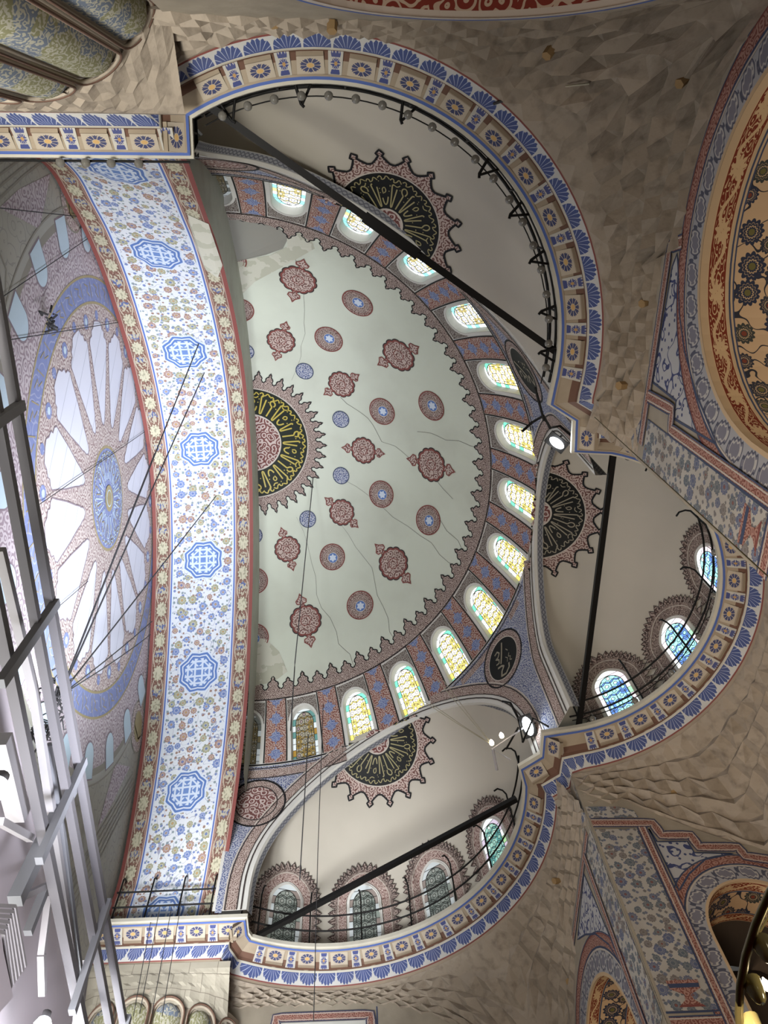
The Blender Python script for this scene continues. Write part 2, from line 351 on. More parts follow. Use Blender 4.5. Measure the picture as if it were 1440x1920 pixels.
class MB:                                      # mesh builder collecting pieces of one part
    def __init__(s): s.V=[];s.F=[];s.M=[];s.UV=[];s.n=0;s.mats=[]
    def mi(s,mn_):
        if mn_ not in s.mats: s.mats.append(mn_)
        return s.mats.index(mn_)
    def add(s,V,Fs,mt,UV=None):
        V=np.asarray(V,float); k=s.mi(mt)
        s.V.append(V); s.UV.append(np.zeros((len(V),2)) if UV is None else np.asarray(UV,float))
        for f in Fs: s.F.append([i+s.n for i in f]); s.M.append(k)
        s.n+=len(V)
    def grid(s,P,mt,UV=None,mask=None,closed=False):      # P (a,b,3)
        a,b=P.shape[:2]; Fs=[]
        for i in range(a-1):
            for j in range(b if closed else b-1):
                if mask is not None and not mask[i,j]: continue
                j2=(j+1)%b
                Fs.append((i*b+j,i*b+j2,(i+1)*b+j2,(i+1)*b+j))
        s.add(P.reshape(-1,3),Fs,mt,None if UV is None else UV.reshape(-1,2))
    def poly(s,pts,mapf,mt,holes=(),off=0.0):
        loops=[[Vector((p[0],p[1],0)) for p in pts]]+[[Vector((p[0],p[1],0)) for p in h] for h in holes]
        al=[p for l in loops for p in l]
        tr=tessellate_polygon(loops)
        Q=np.array([[p.x,p.y] for p in al])
        s.add(mapf(Q[:,0],Q[:,1],off),[list(t) for t in tr],mt,Q)
    def ribbon(s,pts,w,mapf,mt,off=0.0,closed=False,v01=True,shift=0.0,sub=.25):
        P=resample(np.asarray(pts,float),sub,closed)
        d=np.roll(P,-1,0)-np.roll(P,1,0)
        if not closed: d[0]=P[1]-P[0]; d[-1]=P[-1]-P[-2]
        d/=np.maximum(np.hypot(d[:,0],d[:,1]),1e-9)[:,None]; nrm=np.c_[-d[:,1],d[:,0]]
        if closed: P=np.r_[P,P[:1]]; nrm=np.r_[nrm,nrm[:1]]
        L=np.r_[0,np.cumsum(np.hypot(*(P[1:]-P[:-1]).T))]
        a=P+nrm*(shift-w/2); b=P+nrm*(shift+w/2)
        G=np.stack([mapf(a[:,0],a[:,1],off),mapf(b[:,0],b[:,1],off)],1)
        uv=np.stack([np.c_[L,np.zeros(len(L))],np.c_[L,np.full(len(L),1.0 if v01 else w)]],1)
        s.grid(G,mt,uv)
    def tube(s,pts,r,mt,n=6,closed=False):
        P=np.asarray(pts,float); k=len(P); rings=[]
        for i in range(k):
            if closed: t=P[(i+1)%k]-P[i-1]
            else: t=P[min(i+1,k-1)]-P[max(i-1,0)]
            t=t/max(np.linalg.norm(t),1e-9)
            u=np.cross(t,[0,0,1.0]); 
            if np.linalg.norm(u)<1e-3: u=np.cross(t,[1.0,0,0])
            u/=np.linalg.norm(u); v=np.cross(t,u)
            an=np.linspace(0,2*PI,n,endpoint=False)
            rr=r[i] if hasattr(r,'__len__') else r
            rings.append(P[i]+rr*(np.cos(an)[:,None]*u+np.sin(an)[:,None]*v))
        if closed: rings.append(rings[0])
        s.grid(np.array(rings),mt,closed=True)
        if not closed:
            o=s.n; s.add(rings[0],[list(range(n))],mt); s.add(rings[-1],[list(range(n))[::-1]],mt)
    def box(s,c,ax,ay,az,mt,UV=None):   # centre and three half-axis vectors
        c=np.array(c,float);ax=np.array(ax,float);ay=np.array(ay,float);az=np.array(az,float)
        V=[c+i*ax+j*ay+k*az for i in(-1,1) for j in(-1,1) for k in(-1,1)]
        s.add(V,[(0,1,3,2),(4,6,7,5),(0,4,5,1),(2,3,7,6),(0,2,6,4),(1,5,7,3)],mt)
    def beam(s,a,b,w,h,mt):
        a=np.array(a,float);b=np.array(b,float);d=b-a;L=np.linalg.norm(d);d/=L
        u=np.cross(d,[0,0,1.0])
        if np.linalg.norm(u)<1e-3:u=np.array([1.0,0,0])
        u/=np.linalg.norm(u);v=np.cross(u,d)
        s.box((a+b)/2,d*L/2,u*w/2,v*h/2,mt)
    def clip(s,keep):
        V=np.concatenate(s.V); k=[i for i,f in enumerate(s.F) if keep(V[f].mean(0))]
        s.F=[s.F[i] for i in k]; s.M=[s.M[i] for i in k]
    def done(s,name,parent=None,smooth=False,**pp):
        return mk(name,np.concatenate(s.V),s.F,s.mats,s.M,np.concatenate(s.UV),smooth,parent,**pp)
def resample(P,step,closed=False):
    out=[]; n=len(P)
    for i in range(n if closed else n-1):
        a=P[i];b=P[(i+1)%n];k=max(1,int(math.ceil(np.hypot(*(b-a))/step)))
        for j in range(k): out.append(a+(b-a)*j/k)
    if not closed: out.append(P[-1])
    return np.array(out)
def inst(src,name,loc,rotz=0,parent=None,**pp):
    o=src.copy(); o.name=name
    for k_ in ('label','category','group','kind'):
        if k_ in o.keys(): del o[k_]
    COL.objects.link(o); o.parent=parent
    w=Vector((loc[0],loc[1],loc[2]+ZO)); o.location=w-WL[parent.name] if parent is not None else w
    o.rotation_euler=(0,0,rotz); WL[o.name]=w
    return props(o,**pp)
# ------------------------------------------------------------------ surfaces
R0=11.52; ZC=-5.73
def rho(z): return np.sqrt(np.maximum(R0*R0-np.maximum(z-ZC,0)**2,1e-6))
def Sm(a,z,off=0.0):                 # a = azimuth*R0 in metres, z height; big shell
    a=np.asarray(a,float)/R0; z=np.asarray(z,float); r=rho(z)
    n=np.maximum(z-ZC,0)/R0
    rr=r-off*np.sqrt(1-np.minimum(n,1)**2)
    return np.stack([rr*np.cos(a),rr*np.sin(a),z-off*n],-1)
def Pm(az,be,off=0.0):               # azimuth, polar angle (radians)
    az=np.asarray(az,float);be=np.asarray(be,float);R=R0-off
    return np.stack([R*np.sin(be)*np.cos(az),R*np.sin(be)*np.sin(az),ZC+R*np.cos(be)],-1)
def tangent_S(az,be):                # local patch: x along azimuth, y towards the apex
    n=np.array([math.sin(be)*math.cos(az),math.sin(be)*math.sin(az),math.cos(be)])
    e1=np.array([-math.sin(az),math.cos(az),0]); e2=np.cross(n,e1)
    if e2[2]<0: e2=-e2
    def f(x,y,off=0.0):
        x=np.asarray(x,float);y=np.asarray(y,float)
        v=n*R0+x[...,None]*e1+y[...,None]*e2; v/=np.linalg.norm(v,axis=-1)[...,None]
        return np.array([0,0,ZC])+v*(R0-off)
    return f
EX={'north':dict(c=(3.72,-7.16,-9.0),a=6.606,h=7.15,az=-57.5,rad=5.7,z0=-8.6,top=(5.60,-9.80),lip=5.776),
    'east':dict(c=(10.38,-.07,-7.8),a=5.24,h=5.22,az=-.5,rad=3.77,z0=-6.5,top=(11.23,.1),lip=4.41),
    'south':dict(c=(3.7,6.95,-9.1),a=7.0,h=7.28,az=57.5,rad=5.7,z0=-8.6,top=(5.45,10.02),lip=6.176)}
def Em(k):
    e=EX[k];c=np.array(e['c']);sc=np.array([e['a'],e['a'],e['h']])
    tx,ty=e['top'];d=np.array([(tx-c[0])/sc[0],(ty-c[1])/sc[1]]); uz=math.sqrt(1-d@d)
    P0=c+sc*np.array([d[0],d[1],uz]); n=np.array([d[0],d[1],uz])/sc; n/=np.linalg.norm(n)
    out=np.array([tx,ty,0])/math.hypot(tx,ty); e2=out-n*(out@n); e2/=np.linalg.norm(e2); e1=np.cross(e2,n)
    def f(x,y,off=0.0):
        x=np.asarray(x,float);y=np.asarray(y,float)
        v=(P0+x[...,None]*e1+y[...,None]*e2-c)/sc; v/=np.linalg.norm(v,axis=-1)[...,None]
        return c+v*(sc-off)
    return f
def Ew(k):                            # exedra wall: x = azimuth*a in metres, y = height
    e=EX[k];c=e['c'];a=e['a'];h=e['h']
    def f(x,y,off=0.0):
        t=np.asarray(x,float)/a; y=np.asarray(y,float); q=np.clip((y-c[2])/h,0,1)
        r=a*np.sqrt(1-q*q)-off
        return np.stack([c[0]+r*np.cos(t),c[1]+r*np.sin(t),y-0*t-off*q],-1)
    return f
def plane_x(x0): return lambda a,b,off=0.0:np.stack([np.full(np.shape(a),x0)-off,np.asarray(a,float),np.asarray(b,float)],-1)
def plane_y(y0,s=1): return lambda a,b,off=0.0:np.stack([np.asarray(a,float),np.full(np.shape(a),y0)-s*off,np.asarray(b,float)],-1)
def circle(cx,cy,r,n=40,f=None):
    t=np.linspace(0,2*PI,n,endpoint=False); rr=r if f is None else r*f(t)
    return np.c_[cx+rr*np.cos(t),cy+rr*np.sin(t)]
def disc(mb,mapf,r,mt,off,f=None,n=72,rings=5,r0=0.0,cx=0,cy=0,t0=0,t1=2*PI):
    t=np.linspace(t0,t1,n+1); g=np.ones_like(t) if f is None else f(t)
    rr=np.linspace(r0,1.0,rings+1)
    X=cx+r*rr[:,None]*(g*np.cos(t))[None]; Y=cy+r*rr[:,None]*(g*np.sin(t))[None]
    mb.grid(mapf(X,Y,off),mt,np.stack([X,Y],-1))
def annulus(mb,mapf,ra,rb,mt,off,n=72,k=2,uvpolar=False,t0=0,t1=2*PI,cx=0,cy=0):
    t=np.linspace(t0,t1,n+1); rr=np.linspace(ra,rb,k+1)
    X=cx+rr[:,None]*np.cos(t)[None];Y=cy+rr[:,None]*np.sin(t)[None]
    U=np.stack([X,Y],-1) if not uvpolar else np.stack([np.broadcast_to(t*(ra+rb)/2,X.shape),np.broadcast_to(((rr-ra)/(rb-ra))[:,None],X.shape)],-1)
    mb.grid(mapf(X,Y,off),mt,U)
AXIS={'north':-57.5,'east':-.5,'south':57.5}
# ------------------------------------------------------------------ semi-dome
def opening_z(azd):                  # lower limit of the big shell at azimuth (degrees)
    for k,e in EX.items():
        d=(azd-e['az'])*PI/180*R0
        if abs(d)<=e['rad']+1e-9: return e['z0']+math.sqrt(max(e['rad']**2-d*d,0)) if abs(d)<e['rad']-1e-4 else e['z0']
    return None
H_LIP=-9.645
edges=[]
for k,e in EX.items():
    w=e['rad']/R0*180/PI; edges+=[e['az']-w,e['az']+w]
sd=empty('semi_dome',(4,0,2),label='large pale plaster semi-dome with scattered red roundels above a ring of stained windows',kind='structure')
mb=MB()
az=np.radians(np.linspace(-91.2,91.2,147)); be=np.radians(np.linspace(0.05,60.17,50))
A,B=np.meshgrid(az,be); mb.grid(Pm(A,B),'plaster',np.stack([A*R0,B*R0],-1))
mb.done('dome_shell',sd,True)
# zone under the windows down to the cornice, with the three arches left open
mb=MB(); azs=sorted(set(list(np.arange(-91.5,91.6,.75))+edges))
zt=-2.73
for a0,a1 in zip(azs[:-1],azs[1:]):
    am=(a0+a1)/2; inside=opening_z(am) is not None
    def low(a):
        if not inside: return -9.52
        for e in EX.values():
            if abs(am-e['az'])*PI/180*R0<e['rad']:
                d=(a-e['az'])*PI/180*R0; return e['z0']+math.sqrt(max(e['rad']**2-d*d,0))
    l0,l1=low(a0),low(a1); n=9
    t=np.linspace(0,1,n); Z=np.stack([zt+(min(l0,zt)-zt)*t,zt+(min(l1,zt)-zt)*t],1)
    AA=np.stack([np.full(n,a0*PI/180*R0),np.full(n,a1*PI/180*R0)],1)
    mb.grid(Sm(AA,Z),'plaster_white',np.stack([AA,Z],-1))
    if inside and False: pass
for k,e in EX.items():   # legs under the spring line
    for sgn in (-1,1): pass
mb.done('pendentive_zone',sd,True)
def arc_path(e,extra=0.0,zb=-9.52,n=40,lo=-1.0,hi=1.0):
    t=np.linspace(-PI/2,PI/2,n); r=e['rad']+extra; a0=e['az']*PI/180*R0
    P=[(a0-r,zb)]+[(a0+r*math.sin(x),e['z0']+r*math.cos(x)) for x in t]+[(a0+r,zb)]
    return np.array(P)
# painted frames that follow the arches; clipped below the window band
def clip_below(P,zmax):
    segs=[];cur=[]
    for p in resample(P,.12):
        if p[1]<=zmax: cur.append(p)
        else:
            if len(cur)>1: segs.append(np.array(cur))
            cur=[]
    if len(cur)>1: segs.append(np.array(cur))
    return segs
pend=MB()
pendpoly=[]
# blue fields and frames between the arches: polygons in unrolled coordinates
def field(az0,az1,mt,z_top=-2.86,marg=.75,off=.008):
    # fill the area between two arches (or between arch and end of the shell)
    a=np.linspace(az0,az1,60); top=[];bot=[]
    for x in a:
        s=x*PI/180*R0; lim=-9.6
        for e in EX.values():
            d=s-e['az']*PI/180*R0; rr=e['rad']+marg
            if abs(d)<rr: lim=max(lim,e['z0']+math.sqrt(rr*rr-d*d))
        top.append((s,z_top)); bot.append((s,min(lim,z_top-.001)))
    top=np.array(top);bot=np.array(bot); t=np.linspace(0,1,10)[:,None,None]
    G=top[None]*(1-t)+bot[None]*t
    pend.grid(Sm(G[...,0],G[...,1],off),mt,G)
field(12,46,'filigree_blue'); field(-47,-13,'filigree_blue'); field(70,91,'filigree_blue'); field(-91,-70,'filigree_blue')
for ke,(k,e) in enumerate(EX.items()):
    for ex,w,mt,o in ((.52,.36,'filigree_border',.014),(.33,.035,'dark_line',.018),(.72,.045,'dark_line',.018),(.18,.05,'dark_line',.016),(.78,.05,'cream_line',.017)):
        for sg in clip_below(arc_path(e,ex),-2.74): pend.ribbon(sg,w,Sm,mt,o+.006*ke*(1 if mt=='filigree_border' else 1.01),v01=False)
a91=91.2*PI/180*R0
for zz,w,mt,o in ((-2.80,.07,'black_line',.02),(-2.97,.05,'dark_line',.02),):
    for s0,s1 in ((-91,-70),(-44,-16),(15,43),(70,91)):
        pend.ribbon([(s0*PI/180*R0,zz),(s1*PI/180*R0,zz)],w,Sm,mt,o)
for s0,s1 in ((-91,-68),(68,91)): pend.ribbon([(s0*PI/180*R0,-3.2),(s1*PI/180*R0,-3.2)],.36,Sm,'filigree_border',.0115,v01=False); pend.ribbon([(s0*PI/180*R0,-3.42),(s1*PI/180*R0,-3.42)],.05,Sm,'dark_line',.02)
for s0,s1 in ((-40,-19),(18,39)): pend.ribbon([(s0*PI/180*R0,-3.15),(s1*PI/180*R0,-3.15)],.26,Sm,'filigree_border',.0115,v01=False)
pend.done('painted_pendentive',sd,True)
# roundels in the pendentives
def shift_map(mapf,a0,z0): return lambda x,y,off=0.0: mapf(np.asarray(x,float)+a0,np.asarray(y,float)+z0,off)
def writing_ali(mb,f,gold):
    g=lambda P,w:mb.ribbon(P,w,f,gold,.05,sub=.05)
    g([(-.28,.62),(-.1,.35),(.12,.02),(.2,-.1)],.075)
    g([(.3,.5),(.12,.52),(.05,.38),(.2,.28),(.34,.3),(.2,.16),(.26,.02),(.42,.08)],.06)
    g([(.42,-.12),(.22,-.2),(.12,-.32),(.3,-.42),(.4,-.6),(.15,-.72),(-.1,-.62),(-.16,-.45)],.08)
    g([(-.36,-.1),(-.26,-.2),(-.36,-.3),(-.26,-.4),(-.36,-.5)],.035); g([(-.12,-.08),(-.2,-.22),(-.1,-.34)],.03); g([(-.3,.2),(-.36,.05)],.035)
for azd,z,lab in ((27.9,-4.15,'gold'),(-28.6,-4.15,'gold')):
    mb=MB(); f=shift_map(Sm,azd*PI/180*R0,z)
    annulus(mb,f,.86,1.12,'filigree_red_fine',.024); annulus(mb,f,1.1,1.17,'black_line',.03); annulus(mb,f,.82,.88,'cream_line',.032); disc(mb,f,.84,'disc_black',.034)
    q_=mb.done('calligraphy_roundel',sd,False); mb=MB(); writing_ali(mb,f,'gold_dim'); mb.done('gold_writing',q_)
for azd in (86.5,-86.5):
    mb=MB(); f=shift_map(Sm,azd*PI/180*R0,-4.65)
    annulus(mb,f,.82,1.12,'filigree_red_fine',.024); annulus(mb,f,1.09,1.17,'black_line',.03); annulus(mb,f,.79,.84,'dark_line',.032); disc(mb,f,.8,'lattice_rose',.026)
    mb.done('arabesque_roundel',sd,False)
# ---- ornaments on the dome
D=PI/180
def roundel(azd,bed,r,small=False):
    mb=MB(); f=tangent_S(azd*D,bed*D)
    if small:
        disc(mb,f,r,'filigree_blue',.02); annulus(mb,f,r*.9,r,'navy',.028)
    else:
        disc(mb,f,r,'filigree_red_fine',.018); annulus(mb,f,r*.92,r,'red_line',.026); annulus(mb,f,r*.80,r*.83,'red_line',.026)
        g=shift_map(f,0,-r*.08)
        disc(mb,g,r*.40,'cream_line',.027); disc(mb,g,r*.36,'octagon_blue',.030,rings=3); disc(mb,g,r*.24,'octagon_pale',.034,rings=2,f=lambda t:1+.2*np.cos(6*t))
    mb.done('painted_roundel',sd,True)
for a in (-90,-54,-18,18,54,90):
    roundel(a-.5,45.4,.66); roundel(a-.2,32.3,.62); roundel(a+.2,21.8,.40,True)
def lozenge(azd,bed,s):
    mb=MB(); f=tangent_S(azd*D,bed*D)
    cusp=lambda t:1+.10*np.abs(np.cos(6*t))**.7
    disc(mb,f,.62*s*1.08,'dark_line',.016,f=cusp,n=144); disc(mb,f,.62*s,'red_line',.019,f=cusp,n=144); disc(mb,f,.55*s,'filigree_red',.022,f=cusp,n=144)
    for sg in (-1,1):
        P=np.array([(-.07,.60),(-.08,.76),(-.21,.80),(-.24,.93),(-.14,1.01),(-.07,1.08),(0,1.24),(.07,1.08),(.14,1.01),(.24,.93),(.21,.80),(.08,.76),(.07,.60)])*s
        P[:,1]*=sg
        mb.poly(P,f,'filigree_red',off=.016); mb.ribbon(P,.05*s,f,'red_line',.026,sub=.1)
    annulus(mb,f,.2*s,.23*s,'red_line',.026,n=24)
    mb.done('painted_lozenge',sd,True)
for a in (-72,-36,0,36,72):
    lozenge(a+.3,26.1,.86); lozenge(a+.3,43.3,1.05)
# crest of the window band
mb=MB()
A,B=np.meshgrid(np.radians(np.linspace(-91,91,120)),np.radians(np.linspace(57.9,60.2,3)))
mb.grid(Pm(A,B,.014),'filigree_red_fine',np.stack([A*10,B*R0],-1))
def crest_shape(h,w):
    L=[(-w,-.05),(-w,.10),(-.80*w,.16),(-.62*w,.30),(-.72*w,.46),(-.60*w,.58),(-.36*w,.66),(-.2*w,.76),(-.24*w,.86),(0,1.05)]
    L=[(x,y*h) for x,y in L]; return np.array(L+[(-x,y) for x,y in L[::-1][1:]])
step=4.0
for i in range(-22,23):
    azd=i*step; f=tangent_S(azd*D,58.0*D)
    h=.66 if i%2 else .52; w=.335
    P=crest_shape(h,w); mb.poly(P,f,'filigree_red_fine',off=.022+.003*(i%2)); mb.ribbon(P[1:-1],.05,f,'black_line',.03+.003*(i%2),sub=.08)
mb.ribbon([(-91*D*10.02,0),(91*D*10.02,0)],.05,lambda a,z,o=0:Pm(np.asarray(a)/10.02,np.full(np.shape(a),60.0*D)+np.asarray(z)/R0,o),'black_line',.03)
mb.done('painted_crest',sd,True)
# calligraphy medallion at the crown
def calligraphy(mb,f,r0,r1,t0,t1,gold,n,off,w=.07,seed=1):
    rnd=random.Random(seed); H=r1-r0
    pol=lambda q,t:((r0+q*H)*math.cos(t),(r0+q*H)*math.sin(t))
    dt=(t1-t0)/n
    def chk(L):
        P=np.array([pol(a,b) for a,b in L])
        for _ in range(2 if len(P)>2 else 0):
            Q=[P[0]]
            for a,b in zip(P[:-1],P[1:]): Q+=[a*.75+b*.25,a*.25+b*.75]
            P=np.array(Q+[P[-1]])
        return P
    rib=lambda L,w_,o=off,sb=.05:mb.ribbon(chk(L),w_,f,gold,o,sub=sb)
    for i in range(n):
        t=t0+(i+.5)*dt; L=rnd.choice((.62,.70,.78)); typ=(i*5+seed)%4
        if typ in (0,2):      # tall twin strokes joined at the foot
            rib([(.08,t-.12*dt),(L,t-.26*dt)],w,sb=.1); rib([(.08,t+.12*dt),(L-.08,t+.24*dt)],w,sb=.1); rib([(.10,t-.14*dt),(.05,t),(.10,t+.14*dt)],w)
            rib([(L,t-.26*dt),(L+.03,t-.10*dt)],w*1.2)
        elif typ==1:          # tall stroke with a round head
            rib([(.06,t),(.52,t+.05*dt)],w,sb=.1); rib([(.52,t+.05*dt),(.60,t-.28*dt),(.72,t-.30*dt),(.76,t),(.66,t+.28*dt),(.55,t+.2*dt)],w)
        else:                 # bowl and hook
            rib([(.30,t-.38*dt),(.16,t-.30*dt),(.10,t),(.18,t+.30*dt),(.34,t+.38*dt)],w); rib([(.42,t-.2*dt),(.56,t-.3*dt),(.62,t),(.50,t+.15*dt),(.44,t-.1*dt)],w*.8)
        q=.84+.04*(i%2)       # words round the rim
        rib([(q,t-.48*dt),(q+.07,t-.32*dt),(q+.02,t-.15*dt),(q-.05,t-.2*dt),(q-.03,t+.05*dt),(q+.08,t+.18*dt),(q+.04,t+.34*dt),(q-.02,t+.46*dt)],w*.85,off+.003)
        if i%3==0: rib([(q-.12,t-.1*dt),(q-.16,t+.2*dt),(q-.08,t+.42*dt)],w*.8)
        for _ in range(2):
            x,y=pol(rnd.uniform(.25,.95),t+rnd.choice((-.46,.46))*dt); mb.poly([(x+w*.5,y),(x,y+w*.5),(x-w*.5,y),(x,y-w*.5)],f,gold,off=off)
mb=MB(); f=tangent_S(0.0,.2*D)
fx=lambda x,y,off=0.0: f(x,y,off)
# in this patch x runs along +Y of the hall and y towards the crown's far side
def apex(x,y,off=0.0):           # x outward (+X), y along +Y
    x=np.asarray(x,float);y=np.asarray(y,float); r=np.hypot(x,y); return Pm(np.arctan2(y,x),r/R0,off)
annulus(mb,apex,2.55,2.98,'filigree_red_fine',.014,t0=-PI/2-.15,t1=PI/2+.15)
for i in range(-10,11):
    t=i*PI/20; 
    def g(x,y,off=0.0,t=t):
        x=np.asarray(x,float);y=np.asarray(y,float)+2.9; return apex(y*np.cos(t)-x*np.sin(t),y*np.sin(t)+x*np.cos(t),off)
    P=crest_shape(.56,.23); mb.poly(P,g,'filigree_red_fine',off=.018+.002*(i%2)); mb.ribbon(P[1:-1],.045,g,'black_line',.03+.002*(i%2),sub=.08)
disc(mb,apex,2.6,'disc_green',.022,rings=8,t0=-PI/2-.2,t1=PI/2+.2,n=60); disc(mb,apex,1.32,'lattice_rose',.03,rings=5,t0=-PI/2-.2,t1=PI/2+.2,n=40)
annulus(mb,apex,1.30,1.36,'cream_line',.036,t0=-PI/2-.2,t1=PI/2+.2); annulus(mb,apex,2.57,2.62,'cream_line',.036,t0=-PI/2-.2,t1=PI/2+.2)
md_=mb.done('calligraphy_medallion',sd,True); mb=MB(); calligraphy(mb,apex,1.38,2.54,-PI/2,PI/2,'gold_bright',15,.045,.065,3); mb.done('gold_writing',md_)
# cracks, the bare grey patch and damp stain
mb=MB()
for P in ([(-75,52),(-66,36),(-57,18)],[(-30,24),(-5,31),(8,50)],[(20,22),(24,45),(23,58)],[(40,24),(44,40),(50,55),(49,58)],[(60,20),(66,38),(62,58)],[(14,44),(20,58)],[(-10,40),(-8,58)]):
    Q=resample(np.array(P,float),4); Q[1:-1]+=np.array([[random.uniform(-1,1),random.uniform(-.4,.4)] for _ in Q[1:-1]])
    mb.ribbon(Q*D,.0022,lambda a,b,o=0:Pm(a,b,o),'crack',.012,sub=.05)
mb.poly(np.array([(-92,60),(-92,44.5),(-86,46),(-81,48),(-77,51),(-76,55),(-78,57),(-80,58.2),(-84,58),(-88,58.4)])*D,lambda a,b,o=0:Pm(a,b,o),'plaster_patch',off=.012)
mb.poly(np.array([(-92,44.5),(-92,34),(-84,40),(-76,46),(-70,54),(-72,58),(-77,57.5),(-76,52),(-80,48),(-86,46)])*D,lambda a,b,o=0:Pm(a,b,o),'plaster_damp',off=.008)
mb.poly(np.array([(92,57),(92,46),(87,45),(82,49),(80,54),(84,56)])*D,lambda a,b,o=0:Pm(a,b,o),'plaster_damp',off=.008)
mb.poly(np.array([(92,55),(92,48),(88.5,48),(86.5,51),(86.5,55)])*D,lambda a,b,o=0:Pm(a,b,o),'plaster_patch',off=.011)
mb.done('bare_plaster',sd,False)
# ------------------------------------------------------------------ ring of windows
def outline_arch(w,h,n=22,point=0.0):       # opening outline, x centred, y up from sill
    t=np.linspace(0,PI,n); P=[(w*math.cos(a),h-w+w*math.sin(a)*(1+point*(math.sin(a)**6))) for a in t]
    return np.array([(w,0.0)]+P+[(-w,0.0)])
def ring_to_rect(mb,f,inn,x0,x1,y0,y1,mt,off=0.0,k=4):
    # radial fill between an outline and its rectangle
    inn=resample(inn,.14,True); c=inn.mean(0); out=[]
    for p in inn:
        d=p-c; s=1e9
        for q,lo,hi in ((0,x0,x1),(1,y0,y1)):
            if d[q]>1e-9: s=min(s,(hi-c[q])/d[q])
            if d[q]<-1e-9: s=min(s,(lo-c[q])/d[q])
        out.append(c+d*s)
    out=np.array(out); t=np.linspace(0,1,k+1)[:,None,None]; G=inn[None]*(1-t)+out[None]*t
    mb.grid(f(G[...,0],G[...,1],off),mt,G,closed=True)
    # close corners
    for cx,cy in ((x0,y0),(x1,y0),(x1,y1),(x0,y1)):
        i=np.argmin(np.hypot(out[:,0]-cx,out[:,1]-cy)); j=[(i-1)%len(out),(i+1)%len(out)]
        tri=[out[j[0]],out[i],out[j[1]],(cx,cy)]
        T3=np.array([tri[0],(cx,cy),tri[1]]);T4=np.array([tri[1],(cx,cy),tri[2]])
        for q in (T3,T4): mb.add(f(q[:,0],q[:,1],off+.001),[(0,1,2)],mt,q)
def window(name,f,w,h,depth,gmat,frame_mt,x0,x1,y0,y1,lab,point=0.0,outward=None):
    root=empty(name,tuple(f(np.array(0.0),np.array(h/2),0.0)),label=lab,kind='structure')
    mb=MB(); P=outline_arch(w,h,point=point)
    ring_to_rect(mb,f,P,x0,x1,y0,y1,frame_mt)
    mb.ribbon(P,.09,f,'plaster_white',.012,shift=-.05,closed=False,sub=.15)
    mb.done('window_surround',root)
    mb=MB(); Q=resample(P,.15,True); Q2=Q*np.array([.93,.965])+np.array([0,.03])
    G=np.stack([f(Q[:,0],Q[:,1],0.0),f(Q2[:,0],Q2[:,1],-depth)],0); mb.grid(G,'plaster_white',closed=True)
    mb.done('window_reveal',root)
    mb=MB(); P2=outline_arch(w*.94,h*.975,point=point); P2[:,1]+=.02
    loops=[[Vector((p[0],p[1],0)) for p in P2]]; tr=tessellate_polygon(loops)
    mb.add(f(P2[:,0],P2[:,1],-depth*.8),[list(t) for t in tr],gmat,np.c_[P2[:,0]/(w*.94),P2[:,1]*(2.05/(h))])
    mb.done('stained_glass',root)
    return root
HB=2.70
bottoms=-2.73
WM={1:'glass_off',2:'glass_cool',3:'glass_cool',4:'glass_cool',5:'glass_cool',13:'glass_warm',14:'glass_dim',15:'glass_off'}
for k in range(1,16):
    azc=(k-8)*12.82; a0=azc*D*R0
    # in the band the metric width shrinks with height, local map keeps azimuth
    def f(x,y,off=0.0,a0=a0): return Sm(np.asarray(x,float)+a0,np.asarray(y,float)+bottoms,off)
    hw=3.95*D*R0
    nm='window_%d'%k
    lab='arched stained-glass window of the semi-dome ring, %s'%('half hidden by the great arch, upper end' if k==1 else 'half hidden by the great arch, lower end' if k==15 else 'number %d counted from the upper end'%k)
    root=window(nm,f,.60,2.32,.32,WM.get(k,'glass_warm'),'plaster_white',-hw,hw,0,2.73,lab)
    mb=MB()   # painted spandrel over the arch and frame lines
    P=outline_arch(.68,2.40); top=[(hw-.06,2.66),(-hw+.06,2.66),(-hw+.06,1.75)]
    poly=[(hw-.06,1.75)]+top+[tuple(p) for p in P[::-1] if p[1]>=1.72]
    mb.poly(poly,f,'filigree_window',off=.01)
    for xx in (-hw,hw): mb.ribbon([(xx,0),(xx,2.73)],.055,f,'black_line',.02)
    mb.done('window_painting',root)
pan=MB()
for k in range(0,16):
    azc=(k-7.5)*12.82; a0=azc*D*R0; hw=(12.82/2-3.95)*D*R0
    X,Y=np.meshgrid(np.linspace(-hw,hw,5),np.linspace(0,2.73,10)); mask=None
    if abs(azc)>92: continue
    pan.grid(Sm(X+a0,Y+bottoms,0),'window_panel',np.stack([(X+hw)/(2*hw),Y],-1))
pan.done('painted_panel',sd,True)
